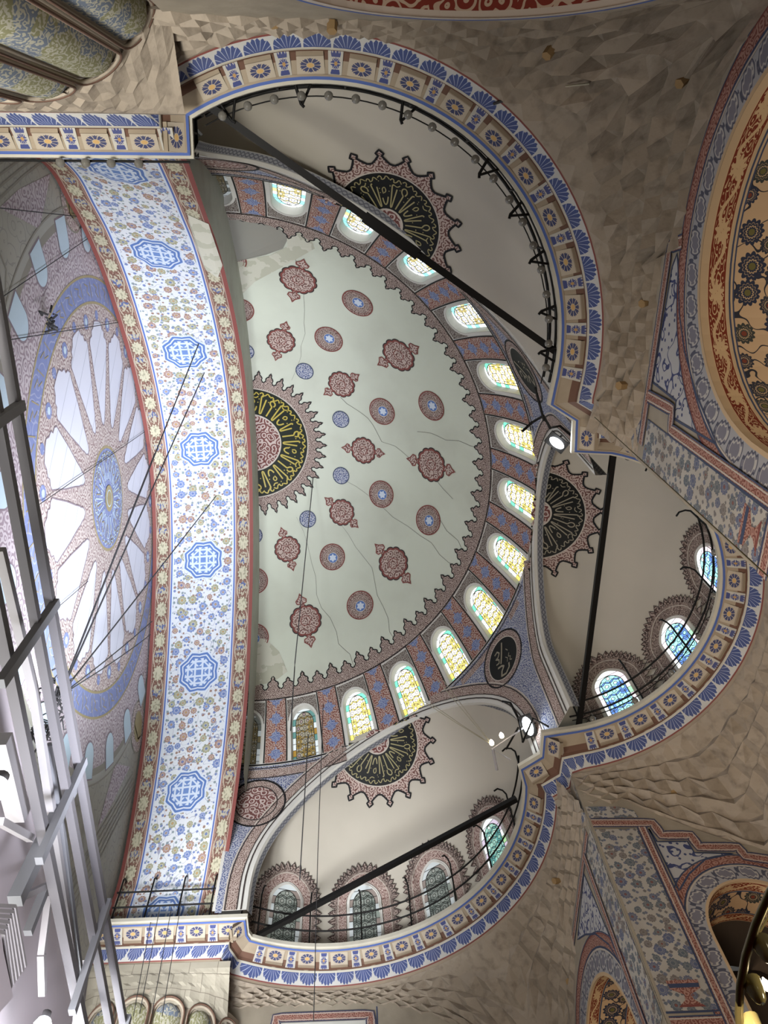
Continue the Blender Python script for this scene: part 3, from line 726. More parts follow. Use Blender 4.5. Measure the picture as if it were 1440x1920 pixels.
# ------------------------------------------------------------------ exedrae
def exedra(k):
    e=EX[k];c=np.array(e['c'])
    where={'north':'upper exedra half-dome beside the bulb-hung iron rail','east':'middle exedra half-dome at the far side','south':'lower exedra half-dome with four windows in its wall'}[k]
    root=empty('exedra_dome',tuple(c+np.array([0,0,3])),label='pale plaster '+where,kind='structure')
    mb=MB(); cen=math.degrees(math.atan2(math.sin(e['az']*D),math.cos(e['az']*D)))
    t=np.radians(np.linspace(cen-135,cen+135,110)); el=np.radians(np.linspace(0,89.5,44))
    ph,E_=np.meshgrid(t,el)
    G=np.stack([c[0]+e['a']*np.cos(E_)*np.cos(ph),c[1]+e['a']*np.cos(E_)*np.sin(ph),c[2]+e['h']*np.sin(E_)],-1)
    low=G[:1].copy(); low[...,2]=-9.52; G=np.concatenate([low,G],0); 
    UV=np.stack([np.vstack([ph[:1],ph])*e['a'],G[...,2]],-1)
    r_=np.hypot(G[...,0],G[...,1]); rs_=rho(G[...,2]); out=r_>rs_-.45
    fx=np.where((r_<rs_+.04)&out,(rs_+.04)/r_,1.0); G[...,0]*=fx; G[...,1]*=fx
    out&=(G[...,0]>.25)
    mask=out[:-1,:-1]&out[1:,:-1]&out[:-1,1:]&out[1:,1:]
    mb.grid(G,'plaster_exedra',UV,mask); mb.done('dome_shell',root,True)
    # reveal of the arch
    mb=MB(); P=resample(arc_path(e,0.0),.2); inner=Sm(P[:,0],P[:,1],0.0)
    axis=np.array([math.cos(e['az']*D),math.sin(e['az']*D),0])
    ang=P[:,0]/R0; rad=np.stack([np.cos(ang),np.sin(ang),0*ang],-1)
    mid=inner+axis*.11; outw=inner+axis*.30+rad*.03
    G=np.stack([inner,mid],0); mb.grid(G,'plaster_white')
    L=np.r_[0,np.cumsum(np.linalg.norm(mid[1:]-mid[:-1],axis=1))]
    uv=np.stack([np.c_[L,0*L],np.c_[L,0*L+1]],0); mb.grid(np.stack([mid,outw],0),'guilloche',uv); mb.done('arch_reveal',root,True)
    # medallion
    f=Em(k); mb=MB(); dim='gold_dim' if k=='east' else 'gold'
    t0,t1=-.35,PI+.35
    keep=lambda x,y:True
    annulus(mb,f,1.78,2.12,'filigree_red',.02,t0=t0,t1=t1); annulus(mb,f,1.76,1.81,'cream_line',.036,t0=t0,t1=t1)
    disc(mb,f,1.78,'disc_black',.026,rings=6,t0=t0,t1=t1,n=60); disc(mb,f,.47,'lattice_rose',.04,rings=2); annulus(mb,f,.46,.52,'cream_line',.045,n=30)
    n=11
    for i in range(n+1):
        t=t0+(t1-t0)*i/n
        def g(x,y,off=0.0,t=t):
            x=np.asarray(x,float);y=np.asarray(y,float)+2.06; return f(y*np.cos(t)-x*np.sin(t),y*np.sin(t)+x*np.cos(t),off)
        w=.385
        P=np.array([(-w,-.05),(-w,.02),(-.75*w,.05),(-.5*w,.16),(-.30*w,.27),(-.16*w,.36),(-.34*w,.46),(0,.62),(.34*w,.46),(.16*w,.36),(.30*w,.27),(.5*w,.16),(.75*w,.05),(w,.02),(w,-.05)])
        mb.poly(P,g,'filigree_red',off=.016+.0015*(i%2)); mb.ribbon(P[1:-1],.075,g,'black_line',.034+.002*(i%2),sub=.07)
    kp=lambda p:math.hypot(p[0],p[1])>float(rho(p[2]))-.04
    mb.clip(kp); md_=mb.done('calligraphy_medallion',root,True)
    mb=MB(); calligraphy(mb,f,.52,1.75,t0,t1,dim,15,.055,.042,5+len(k)); mb.clip(kp); mb.done('gold_writing',md_)
    return root
EXR={k:exedra(k) for k in EX}
# windows of the exedra walls: real glazed openings set into the wall with painted crest
def exwindow(k,azd,n,gm,lab,lit=True):
    e=EX[k]; fw=Ew(k); a0=azd*D*e['a']; w=.60
    def f(x,y,off=0.0): return fw(np.asarray(x,float)+a0,np.asarray(y,float)-9.35,off+.03)
    h=2.48 if k=='south' else 2.6
    root=empty('window_%d'%n,tuple(f(np.array(0.),np.array(1.2))),label=lab,kind='structure')
    mb=MB(); P=outline_arch(w,h,point=.12); 
    mb.ribbon(P,.07,f,'plaster_white',.05,shift=-.03,sub=.12)
    mb.ribbon(P,.3,f,'filigree_red' if k=='south' else 'filigree_dark',.02,shift=-.24,sub=.12)
    mb.ribbon(P,.03,f,'cream_line',.04,shift=-.40,sub=.12)
    mb.ribbon(P,.14,f,'filigree_dark',.02,shift=-.48,sub=.12)
    Q=resample(P,.34); d=np.gradient(Q,axis=0); d/=np.hypot(*d.T)[:,None]; nr=np.c_[d[:,1],-d[:,0]]
    for q,n_,t_ in zip(Q,nr,d):
        b=q+n_*.5
        if b[1]<0.05: continue
        pts=[b-t_*.13,b-t_*.12+n_*.1,b+n_*.28,b+t_*.12+n_*.1,b+t_*.13]
        mb.poly(pts,f,'filigree_dark',off=.025); mb.ribbon(pts,.025,f,'dark_line',.035,sub=.1)
    mb.done('window_painting',root)
    mb=MB(); P2=outline_arch(w*.97,h*.99,point=.12)
    tr=tessellate_polygon([[Vector((p[0],p[1],0)) for p in P2]]); mb.add(f(P2[:,0],P2[:,1],.015+.02),[list(t) for t in tr],gm,np.c_[P2[:,0]/(w*.97),P2[:,1]*(2.05/h)])
    # stone tracery border standing proud of the panes
    mb.done('stained_glass',root)
    mb=MB(); mb.ribbon(P2,.05,f,'plaster_white',.08,sub=.12); mb.done('window_frame',root)
for i,(azd,gm,t) in enumerate(((105,'glass_grey','grey unlit, leftmost'),(80.5,'glass_grey','grey unlit, second from the left'),(56.5,'glass_grey','grey unlit, behind the black tie beam end'),(32.5,'glass_green','lit green, nearest the floodlight'))):
    exwindow('south',azd,16+i,gm,'arched window of the lower exedra with red crested frame, '+t)
for i,(azd,t) in enumerate(((59.5,'nearest the black tie beam'),(29.5,'between its two neighbours'),(0,'cut by the iron rail, highest'),(-29.5,'hidden behind the floral pier'))):
    exwindow('east',azd,20+i,'glass_blue','bright blue and white window of the middle exedra, '+t)
# ------------------------------------------------------------------ cornice path
def arcpts(c,r,a0,a1,n): return [(c[0]+r*math.cos(t),c[1]+r*math.sin(t)) for t in np.radians(np.linspace(a0,a1,n))]
LIP=[(-8.0,-11.33),(.88,-11.39),(.9,-12.2)]+arcpts((3.72,-7.16),5.776,-117.5,9,44)+[(9.37,-5.77),(10.07,-5.34),(10.12,-4.47)]+arcpts((10.38,-.07),4.41,-80,80,44)+[(10.12,4.43),(10.14,5.22),(9.5,5.70)]+arcpts((3.55,6.95),6.176,-5,114.5,44)+[(.9,12.36),(.88,11.63),(-8.0,11.72)]
LIP=np.array(LIP)
def offpath(P,d):
    out=[]
    for i in range(len(P)):
        ds=[]
        if i>0: ds.append(P[i]-P[i-1])
        if i<len(P)-1: ds.append(P[i+1]-P[i])
        ns=[np.array([v[1],-v[0]])/np.hypot(*v) for v in ds]
        if len(ns)==1: out.append(P[i]+ns[0]*d); continue
        b=ns[0]+ns[1]; b/=np.hypot(*b); out.append(P[i]+b*d/max(b@ns[0],.45))
    if len(P)==144:       # the notched pier noses narrow towards the wall
        for i,t in ((47,(10.25,-6.02)),(48,(10.83,-5.70)),(49,(10.88,-5.24)),(94,(10.92,5.24)),(95,(10.88,5.80)),(96,(10.40,6.15))): out[i]=P[i]+(np.array(t)-P[i])*d/.83
    return np.array(out)
PR=[(.95,-9.50),(.06,-9.50),(0,-9.55),(0,-9.68),(.07,-9.70),(.07,-9.76)]      # walkway top and white lip
SEG=np.hypot(*(LIP[1:]-LIP[:-1]).T); LEN=np.r_[0,np.cumsum(SEG)]
def sweep(mb,prof,mt,uv='v01'):
    G=[];U=[]; n=len(prof)
    for j,(d,z) in enumerate(prof):
        Q=offpath(LIP,d); G.append(np.c_[Q,np.full(len(Q),z)]); U.append(np.c_[LEN,np.full(len(Q),j/(n-1))])
    mb.grid(np.array(G),mt,np.array(U))
cor=empty('cornice',(5,0,-9.6),label='projecting painted cornice running round all three exedrae and both great piers',kind='structure')
mb=MB(); sweep(mb,PR,'cornice_white'); mb.done('cornice_lip',cor)
mb=MB(); sweep(mb,[(.06,-9.765),(.12,-9.785)],'blue_line'); mb.done('blue_fillet',cor)
mb=MB(); sweep(mb,[(.12,-9.76),(.30,-9.86),(.42,-9.93)],'bracket_stone'); sweep(mb,[(.42,-9.93),(.56,-10.03),(.60,-10.16)],'cornice_shadow_brown'); sweep(mb,[(.12,-9.785),(.16,-9.80),(.16,-9.73)],'bracket_stone'); mb.done('cornice_soffit',cor)
mb=MB(); sweep(mb,[(.58,-10.14),(.60,-10.19)],'cornice_white'); sweep(mb,[(.60,-10.18),(.72,-10.33),(.83,-10.50)],'leaf_band'); mb.done('leaf_band',cor)
mb=MB(); sweep(mb,[(.83,-10.50),(.86,-10.53)],'red_line'); sweep(mb,[(.86,-10.53),(.87,-10.64)],'bracket_stone'); sweep(mb,[(.865,-10.64),(.865,-10.66)],'red_line'); mb.done('lower_moulding',cor)
# brackets
def frame_at(s):
    s=min(max(s,0),LEN[-1]-1e-6); i=int(np.searchsorted(LEN,s,side='right')-1); i=min(i,len(SEG)-1)
    t=(s-LEN[i])/SEG[i]; p=LIP[i]*(1-t)+LIP[i+1]*t; d=(LIP[i+1]-LIP[i])/SEG[i]; return p,d,np.array([d[1],-d[0]])
def bracket_mesh(w0,w1,mt,deep):
    # local: x along, y into the wall; sloping painted face plus sides and end
    z0,z1=-9.78,-10.02 if deep else -10.10; y0,y1=.15,(.47 if deep else .60)
    m_=MB(); a,b=w0/2,w1/2
    V=[(-a,y0,z0),(a,y0,z0),(b,y1,z1),(-b,y1,z1)]
    m_.add(V,[(0,1,2,3)],mt,[(0,0),(1,0),(1,1),(0,1)])
    if deep:
        V=[(-b,y1,z1),(b,y1,z1),(b,y1+.01,z1-.05),(-b,y1+.01,z1-.05),(-b,y1+.1,z1-.03),(b,y1+.1,z1-.03),(0,y1+.12,z1-.13),(-b*.55,y1+.11,z1-.06),(b*.55,y1+.11,z1-.06)]
        m_.add(V,[(0,1,2,3),(3,2,5,4),(4,7,6,8,5)],'bracket_stone')
    V=[(-a,y0,z0),(-b,y1,z1),(-b,y1,z1+.16),(-a,y0,z0+.08),(a,y0,z0),(b,y1,z1),(b,y1,z1+.16),(a,y0,z0+.08)]
    m_.add(V,[(0,1,2,3),(4,5,6,7),(1,5,6,2)],'slit' if deep else 'bracket_stone')
    o=m_.done('bracket' if deep else 'bracket_tile',cor); return o
BD=bracket_mesh(.60,.58,'daisy_tile',True); BT=bracket_mesh(.28,.33,'tulip_tile',False)
cbd=np.array(WL[BD.name]);cbd[2]-=ZO;cbt=np.array(WL[BT.name]);cbt[2]-=ZO
def place_bracket(src,c,s,first):
    p,d,nr=frame_at(s); rz=math.atan2(d[1],d[0])
    # local y must point into the wall (right side of the path) -> mirror through rotation by using -y
    loc=np.array([p[0],p[1],0])+np.array([d[0]*c[0]+nr[0]*c[1],d[1]*c[0]+nr[1]*c[1],c[2]])
    nm=src.name.split('.')[0]
    if first:
        src.location=Vector((loc[0],loc[1],loc[2]+ZO))-WL[cor.name]; src.rotation_euler=(0,0,rz); return
    inst(src,nm,loc,rz,cor)
# geometry is built with y to the left; flip once so that it points right of the travel direction
for o in (BD,BT):
    for v in o.data.vertices: v.co.y*=-1
    o.data.update()
cbd=np.array([cbd[0],cbd[1],cbd[2]]);cbt=np.array([cbt[0],cbt[1],cbt[2]])
runs=[]; 
def srange(i0,i1,pad): return LEN[i0]+pad,LEN[i1]-pad
i1=1; iA0=3;iA1=3+43; iM0=iA1+4; iM1=iM0+43; iB0=iM1+4; iB1=iB0+43; last=len(LIP)-1
for (a,b,pad) in ((0,i1,.3),(iA0,iA1,.2),(iM0,iM1,.15),(iB0,iB1,.2),(last-1,last,.3)): runs.append(srange(a,b,pad))
fb=ft=True
for s0,s1 in runs:
    n=max(1,int(round((s1-s0)/1.02))); P_=(s1-s0)/n
    for j in range(n):
        place_bracket(BD,cbd,s0+(j+.32)*P_,fb); fb=False
        place_bracket(BT,cbt,s0+(j+.80)*P_,ft); ft=False
for s in (LEN[iA1+2]+.42,LEN[iM1+1]+.40,LEN[iM1+2]+.4,LEN[2]-.40,LEN[last-1]-.4): 
    place_bracket(BD,cbd,s,False)
# ------------------------------------------------------------------ great arch (soffit between two face curves)
ARCR=[(.23,-11.6,-9.6),(.23,-11.5,-8.3),(.23,-11.42,-6.86),(.23,-10.85,-5.7),(.23,-10.06,-4.3),(.23,-9.03,-2.4),(.23,-7.9,-.9),(.23,-6.12,1.05),(.23,-3.75,2.75),(.23,-1.3,3.45),(.23,1.0,3.42),(.23,4.2,2.12),(.23,6.88,-.05),(.2,8.6,-1.95),(.12,9.95,-3.98),(.02,10.9,-5.9),(-.12,11.75,-7.4),(-.2,12.15,-8.5),(-.22,12.2,-9.6)]
ARCL=[(-3.97,-11.95,-9.6),(-3.97,-11.85,-8.0),(-3.97,-11.27,-4.93),(-3.97,-10.36,-3.48),(-3.97,-9.31,-2.06),(-3.97,-7.47,-.36),(-3.97,-4.06,1.75),(-3.97,-.38,2.85),(-3.97,2.94,2.3),(-3.97,5.94,.66),(-3.97,9.31,-2.11),(-3.97,11.09,-4.69),(-3.95,12.1,-7.2),(-3.97,12.2,-8.6),(-3.97,12.2,-9.6)]
def spline(P,n):
    P=np.array(P,float); L=np.r_[0,np.cumsum(np.linalg.norm(P[1:]-P[:-1],axis=1))]; t=np.linspace(0,L[-1],n)
    Q=[]
    for x in t:
        i=min(int(np.searchsorted(L,x,side='right')-1),len(P)-2); u=(x-L[i])/(L[i+1]-L[i])
        p0=P[max(i-1,0)];p1=P[i];p2=P[i+1];p3=P[min(i+2,len(P)-1)]
        Q.append(.5*((2*p1)+(-p0+p2)*u+(2*p0-5*p1+4*p2-p3)*u*u+(-p0+3*p1-3*p2+p3)*u**3))
    return np.array(Q)
NR=160; QR=spline(ARCR,NR); QL=spline(ARCL,NR)
XR,XL=.23,-3.97
garch=empty('great_arch',(-1.9,-.5,2),label='broad great arch painted with blue octagons and scattered flowers',kind='structure')
def soff(t,v,off=0.0):           # t 0..1 along, v 0..1 from the canvas side to the semi-dome side
    t=np.asarray(t,float)*(NR-1); v=np.asarray(v,float); i=np.clip(t.astype(int),0,NR-2); u=(t-i)[...,None]
    r=QR[i]*(1-u)+QR[i+1]*u; l=QL[i]*(1-u)+QL[i+1]*u; p=l*(1-v[...,None])+r*v[...,None]
    c=np.array([-1.9,-.3,-8.3]); d=c-p; d[...,0]=0; d/=np.linalg.norm(d,axis=-1)[...,None]; return p+d*off
LT=float(np.sum(np.linalg.norm(QR[1:]-QR[:-1],axis=1)+np.linalg.norm(QL[1:]-QL[:-1],axis=1))/2)
def band(mb,v0,v1,mt,mode,off=0.0,k=2):
    T_,V_=np.meshgrid(np.linspace(0,1,NR),np.linspace(v0,v1,k+1))
    UV=np.stack([T_*LT,(V_-v0)/(v1-v0) if mode=='v01' else V_*4.2],-1)
    mb.grid(soff(T_,V_,off),mt,UV)
mb=MB(); band(mb,0,.035,'red_line','m'); band(mb,.035,.165,'scroll_band','v01'); band(mb,.165,.172,'red_line','m'); band(mb,.172,.182,'cream_line','m'); band(mb,.182,.196,'blue_line','m'); band(mb,.196,.21,'octagon_pale','m')
band(mb,.21,.79,'floral_soffit','m',k=4); band(mb,.79,.804,'octagon_pale','m'); band(mb,.804,.818,'blue_line','m'); band(mb,.818,.828,'cream_line','m'); band(mb,.828,.835,'red_line','m'); band(mb,.835,.965,'scroll_band','v01'); band(mb,.965,1,'red_line','m')
mb.done('arch_soffit',garch,True)
mb=MB()   # faces of the arch
def face(mb,Q,x0,Rout,mt,c=(0,ZC)):
    n=len(Q); ang=np.arctan2(Q[:,1]-c[1],Q[:,0]-c[0]); O=np.c_[c[0]+Rout*np.cos(ang),c[1]+Rout*np.sin(ang)]
    ok=(Q[:,1]>-9.6)&(Q[:,0]<10.2)
    O=np.where(np.hypot(Q[:,0]-c[0],Q[:,1]-c[1])[:,None]<Rout,O,Q); t=np.linspace(0,1,4)[:,None,None]
    G=Q[None]*(1-t)+O[None]*t; mb.grid(np.stack([np.full(G.shape[:2],x0),G[...,0],G[...,1]],-1),mt,G,mask=np.broadcast_to((ok[:-1]&ok[1:])[None],(3,n-1)))
face(mb,QR[:,1:],XR,12.2,'plaster_green'); mb.done('arch_face',garch)
mb=MB()
for s in (.145,.243,.338,.425,.512,.604,.703,.80):
    pass
tc_list=[]
def find_t(px_y): pass
for t in (.104,.230,.364,.486,.613,.736,.862,.985):
    def g(x,y,off=0.0,t=t): return soff(t+np.asarray(x,float)/LT,.5+np.asarray(y,float)/4.2*1.0,off)
    o8=lambda q:1/np.cos(((q+PI/8)%(PI/4))-PI/8)*(1+.05*np.abs(np.cos(4*q+PI/2)))
    disc(mb,g,.80,'octagon_pale',.012,f=o8,n=96,rings=3); disc(mb,g,.74,'octagon_blue',.018,f=o8,n=96,rings=3); disc(mb,g,.66,'octagon_pale',.024,f=o8,n=96,rings=3); disc(mb,g,.61,'octagon_blue',.03,f=o8,n=96,rings=3); disc(mb,g,.54,'octagon',.036,f=o8,n=96,rings=3)
mb.done('painted_octagons',garch)
# worn plaster near the arch's upper end
mb=MB(); mb.poly([(.155,.86),(.165,.99),(.235,.995),(.255,.93),(.245,.85),(.21,.83),(.18,.84)],soff,'plaster_damp',off=.02); mb.done('bare_plaster',garch)
# ------------------------------------------------------------------ printed canvas behind the arch
cv=empty('printed_canvas',(-4.05,-.7,-5),label='large printed canvas of a painted dome, hung behind the great arch',cat='canvas')
fc=lambda y,z,off=0.0: np.stack([np.full(np.shape(y),-4.05)+off,np.asarray(y,float),np.asarray(z,float)],-1)
mb=MB(); G=np.stack(np.meshgrid(np.linspace(-14.5,14.5,8),np.linspace(-14.5,4.5,8)),-1); mb.grid(fc(G[...,0],G[...,1]),'canvas_grey',G); mb.done('canvas_sheet',cv)
CC=(-.68,-2.95)
fcc=lambda x,y,off=0.0: fc(np.asarray(x,float)+CC[0],np.asarray(y,float)+CC[1],off)
mb=MB()
annulus(mb,fcc,8.0,9.1,'canvas_fili',.01,n=120); annulus(mb,fcc,9.02,9.25,'canvas_rim',.014,n=120); annulus(mb,fcc,9.25,9.5,'canvas_pendentive',.012,n=120); annulus(mb,fcc,9.5,9.56,'canvas_rim',.016,n=120)
for i in range(24):
    t=(i+.5)*2*PI/24
    def g(x,y,off=0.0,t=t):
        x=np.asarray(x,float);y=np.asarray(y,float)+8.0; return fcc(y*np.cos(t)-x*np.sin(t),y*np.sin(t)+x*np.cos(t),off)
    mb.poly(outline_arch(.50,1.25)*np.array([1,-1])+np.array([0,1.35]),g,'canvas_line',off=.02); mb.poly(outline_arch(.44,1.13)*np.array([1,-1])+np.array([0,1.3]),g,'canvas_win',off=.028)
annulus(mb,fcc,7.35,8.05,'canvas_fili',.016,n=120); annulus(mb,fcc,6.62,7.42,'canvas_blue',.02,n=120); annulus(mb,fcc,7.38,7.46,'canvas_gold',.026,n=120); annulus(mb,fcc,6.56,6.64,'canvas_gold',.026,n=120)
rnd=random.Random(4)
for i in range(46):
    t=i*2*PI/46; a=[(6.75,t),(7.25,t+.02)]; mb.ribbon([(r*math.cos(q),r*math.sin(q)) for r,q in a],.04,fcc,'canvas_gold',.03)
    a=[(6.8,t+.03),(6.95,t+.07),(7.1,t+.05),(7.2,t+.1)]; mb.ribbon([(r*math.cos(q),r*math.sin(q)) for r,q in a],.035,fcc,'canvas_gold',.03,sub=.1)
annulus(mb,fcc,1.8,6.58,'canvas_fili_warm',.012,n=120,k=4)
NW=16
for i in range(NW):
    t=(i+.5)*2*PI/NW
    P=[]
    wa=PI/NW
    for r,fr_ in ((2.55,.10),(2.7,.34),(2.95,.42),(3.05,.50),(3.4,.58),(4.2,.78),(5.0,.86),(5.35,.90),(5.5,.80),(5.55,.62),(5.72,.60),(5.8,.42),(6.0,.30),(6.02,.12)):
        P.append((r,fr_*wa))
    pts=[(r*math.cos(t-a),r*math.sin(t-a)) for r,a in P]+[(r*math.cos(t+a),r*math.sin(t+a)) for r,a in P[::-1]]
    mb.poly(pts,fcc,'canvas_white',off=.02); mb.ribbon(pts+[pts[0]],.045,fcc,'canvas_line',.026,sub=.4)
    q=i*2*PI/NW; mb.poly(circle(6.05*math.cos(q),6.05*math.sin(q),.24,12),fcc,'canvas_blue',off=.022); mb.poly(circle(6.05*math.cos(q),6.05*math.sin(q),.12,8),fcc,'canvas_win',off=.028)
    mb.poly(circle(6.2*math.cos(t),6.2*math.sin(t),.17,10),fcc,'canvas_blue',off=.022)
disc(mb,fcc,1.98,'canvas_fili_warm',.02,f=lambda t:1+.06*np.cos(32*t),n=190); disc(mb,fcc,1.84,'canvas_gold',.026); disc(mb,fcc,1.74,'canvas_blue',.03); disc(mb,fcc,.46,'canvas_gold',.06,rings=2); disc(mb,fcc,.3,'canvas_win',.064,rings=2); disc(mb,fcc,.26,'canvas_gold',.068,rings=2)
MATS['cg']=MATS['canvas_gold']
calligraphy(mb,fcc,.55,1.7,0,2*PI,'canvas_win',22,.04,.045,21); calligraphy(mb,fcc,.9,1.68,.1,2*PI,'canvas_gold',16,.046,.035,22)
mb.done('printed_dome',cv)
for s in (-1,1):   # printed pendentives at the two sides
    mb=MB(); X=lambda P:[(CC[0]+s*x,z) for x,z in P]
    mb.ribbon(X([(8.3,-1.2),(9.3,-3.2),(10.2,-3.0),(10.9,-1.2)]),.07,fc,'canvas_rim',.02,sub=.4)
    mb.poly(circle(CC[0]+s*9.75,-3.3+.5,1.0,30),fc,'canvas_fili_warm',off=.015); mb.ribbon(circle(CC[0]+s*9.75,-2.8,1.0,30),.06,fc,'canvas_rim',.02,closed=True)
    mb.poly(circle(CC[0]+s*9.75,-2.8,.6,24),fc,'canvas_gold',off=.02)
    for k in range(5): mb.ribbon(X([(8.7+.25*k,-12+.1*k),(9.6+.25*k,-9.0),(10.3+.2*k,-6.6),(10.9+.2*k,-4.2)]),.06,fc,'canvas_rim',.018,sub=.5)
    mb.poly(X([(9.0,-5.9),(10.4,-4.4),(10.0,-7.0),(9.6,-8.4)]),fc,'canvas_fili',off=.012)
    mb.ribbon(X([(7.0,-9.6),(8.2,-8.9),(9.2,-9.6),(9.9,-11.0),(10.2,-12.6)]),.5,fc,'canvas_pendentive',.014,sub=.4); mb.ribbon(X([(6.9,-9.3),(8.2,-8.6),(9.4,-9.3),(10.2,-10.9),(10.5,-12.6)]),.07,fc,'canvas_rim',.02,sub=.4)
    mb.done('printed_pendentive',cv)
mb=MB(); mb.ribbon([(CC[0]+9.0*math.cos(t),CC[1]+9.0*math.sin(t)) for t in np.radians(np.linspace(148,176,20))],.22,fc,'canvas_shadow',.03); mb.done('canvas_edge_shadow',cv)  # shadow at the print's edge, painted as a dark strip
# ------------------------------------------------------------------ bay walls, muqarnas and piers under the cornice
def zigzag(x): return np.abs((x%1.0)-.5)*2
def muq(name,c,r,x0,x1,y0,y1,ang0,ang1,zlow,parent_label,amp=.13,wtop=-10.66,stars=5):
    # loft from the circle under the cornice to the square bay, faceted into stalactite tiers
    cell=.62; n=max(12,int((ang1-ang0)*PI/180*(r+.8)/cell*2)); th=np.radians(np.linspace(ang0,ang1,n+1)); n+=1
    dx=np.cos(th);dy=np.sin(th); big=1e9
    sx=np.where(dx>1e-6,(x1-c[0])/np.where(dx>1e-6,dx,1),np.where(dx<-1e-6,(x0-c[0])/np.where(dx<-1e-6,dx,1),big))
    sy=np.where(dy>1e-6,(y1-c[1])/np.where(dy>1e-6,dy,1),np.where(dy<-1e-6,(y0-c[1])/np.where(dy<-1e-6,dy,1),big))
    rs=np.maximum(np.minimum(sx,sy),r)
    zl=zlow(c[0]+dx*rs,c[1]+dy*rs); rd=np.random.RandomState(n)
    tiers=6; rows=[]
    for ti in range(tiers):
        for q in (0,.34,.68): rows.append((ti,q))
    rows.append((tiers-1,1.0)); K=len(rows)
    G=np.zeros((K,n,3)); idx=np.arange(n)
    for k,(ti,q) in enumerate(rows):
        t=(ti+q)/tiers; e=1-(1-t)**1.75
        par=(idx+ti)%2                                  # alternate niches and tips
        prof={0:(-.5,-.15),.34:(.05,.75),.68:(.55,1.0),1.0:(0,0)}[q]
        d=np.where(par==0,prof[0],prof[1])*amp*2.2+rd.uniform(-.35,.35,n)*amp
        fade=min(1,t*7)*min(1,(1-t)*7)
        endf=np.clip(np.minimum(idx,n-1-idx)/3.0,0,1); d=d*endf
        rr=r*(1-e)+rs*e+d*fade*.9
        zz=np.where(par==0,-.10,.06)*(1 if q<.5 else .4)
        G[k,:,0]=c[0]+dx*rr-dy*rd.uniform(-.07,.07,n)*fade;G[k,:,1]=c[1]+dy*rr+dx*rd.uniform(-.07,.07,n)*fade;G[k,:,2]=wtop+(zl-wtop)*t+zz*fade
    mb=MB(); F_=[]
    for k in range(K-1):
        for j in range(n-1):
            a,b,c_,d_=k*n+j,k*n+j+1,(k+1)*n+j+1,(k+1)*n+j
            F_+= [(a,b,c_),(a,c_,d_)] if (j+k)%2 else [(a,b,d_),(b,c_,d_)]
    mb.add(G.reshape(-1,3),F_,'muqarnas_stone',np.stack([np.broadcast_to(th*r,(K,n)),G[...,2]],-1).reshape(-1,2))
    for _ in range(stars):
        j=rd.randint(4,n-4);k=rd.randint(4,K-3); p=G[k,j]+np.array([-dx[j]*.06,-dy[j]*.06,-.02]); u=np.array([-dy[j],dx[j],0]); v=np.array([dx[j]*.5,dy[j]*.5,-.85])
        q=[p+.10*(u*math.cos(a)+v*math.sin(a)) for a in np.linspace(0,2*PI,6,endpoint=False)]; q2=[a_+np.array([dx[j]*.16,dy[j]*.16,.05]) for a_ in q]
        mb.add(q+q2,[(0,1,2,3,4,5)]+[(i,(i+1)%6,6+(i+1)%6,6+i) for i in range(6)],'muqarnas_star')
    return mb.done(name,None,False,label=parent_label,kind='structure')
def lowN(x,y):
    z=np.full(np.shape(x),-15.3)
    on=np.abs(x-10.83)<.05
    yy=np.array([-13.9,-13.45,-12.8,-11.9,-11.1,-10.3,-9.8,-9.7,-5.0]);zz=np.array([-17.0,-15.3,-14.3,-13.7,-13.42,-13.36,-13.3,-12.45,-12.45])
    z=np.where(on,np.interp(y,yy,zz),z)
    ob=np.abs(y+13.8)<.05
    z=np.where(ob,np.interp(x,[-3,.9,2,3.5,6.2,8,9.5,10.83],[-12.5,-12.3,-12.0,-11.9,-11.9,-12.3,-14,-17.0]),z)
    return z
muq('muqarnas',(3.72,-7.16),6.63,-2.9,10.83,-13.8,.5,-119,15.4,lowN,'beige stalactite vault in the corner above the orange-lit arch',.17,stars=9)
def lowS(x,y):
    z=np.full(np.shape(x),-14.3)
    on=np.abs(x-10.83)<.05
    z=np.where(on,np.interp(y,[5,9.6,9.7,10.1,11.1,11.9,12.8,13.9],[-12.5,-12.5,-13.2,-13.3,-13.42,-13.7,-14.3,-17]),z)
    ob=np.abs(y-13.95)<.05
    return np.where(ob,np.interp(x,[-3,1,5.5,7.5,9,10.83],[-11.2,-11.2,-11.25,-12,-14,-17.0]),z)
muq('muqarnas',(3.55,6.95),7.02,-3.4,10.83,-.1,13.95,-13.5,117,lowS,'beige stalactite wall below the lower exedra cornice',.07,stars=2)
def lowM(x,y):
    z=np.full(np.shape(x),-14.2)
    on=np.abs(np.abs(y+.0)-5.22)<.12
    z=np.where(on,np.interp(x,[10.3,10.9,12.28,12.3,12.9,12.95,13.6,13.65,14.6,14.7,15.7],[-11.95,-11.97,-12.0,-12.46,-12.5,-12.96,-12.97,-13.4,-13.45,-14.0,-14.2]),z)
    on=np.abs(x-15.62)<.1
    return np.where(on,-14.2,z)
muq('muqarnas',(10.38,-.07),5.26,9.9,15.62,-5.29,5.22,-85,85,lowM,'brown stalactite half-vault below the middle exedra cornice',.11)
for i0,i1,lab in ((iA1,iM0,'upper'),(iM1,iB0,'lower')):
    Q=offpath(LIP,.868)[i0:i1+1]; mb=MB(); G=np.stack([np.c_[Q,np.full(len(Q),-10.6)],np.c_[Q,np.full(len(Q),-10.95)]],0); mb.grid(G,'wall_stone'); mb.done('pier_nose',label='sharp stone nose of the %s pier just below the cornice'%lab,kind='structure')
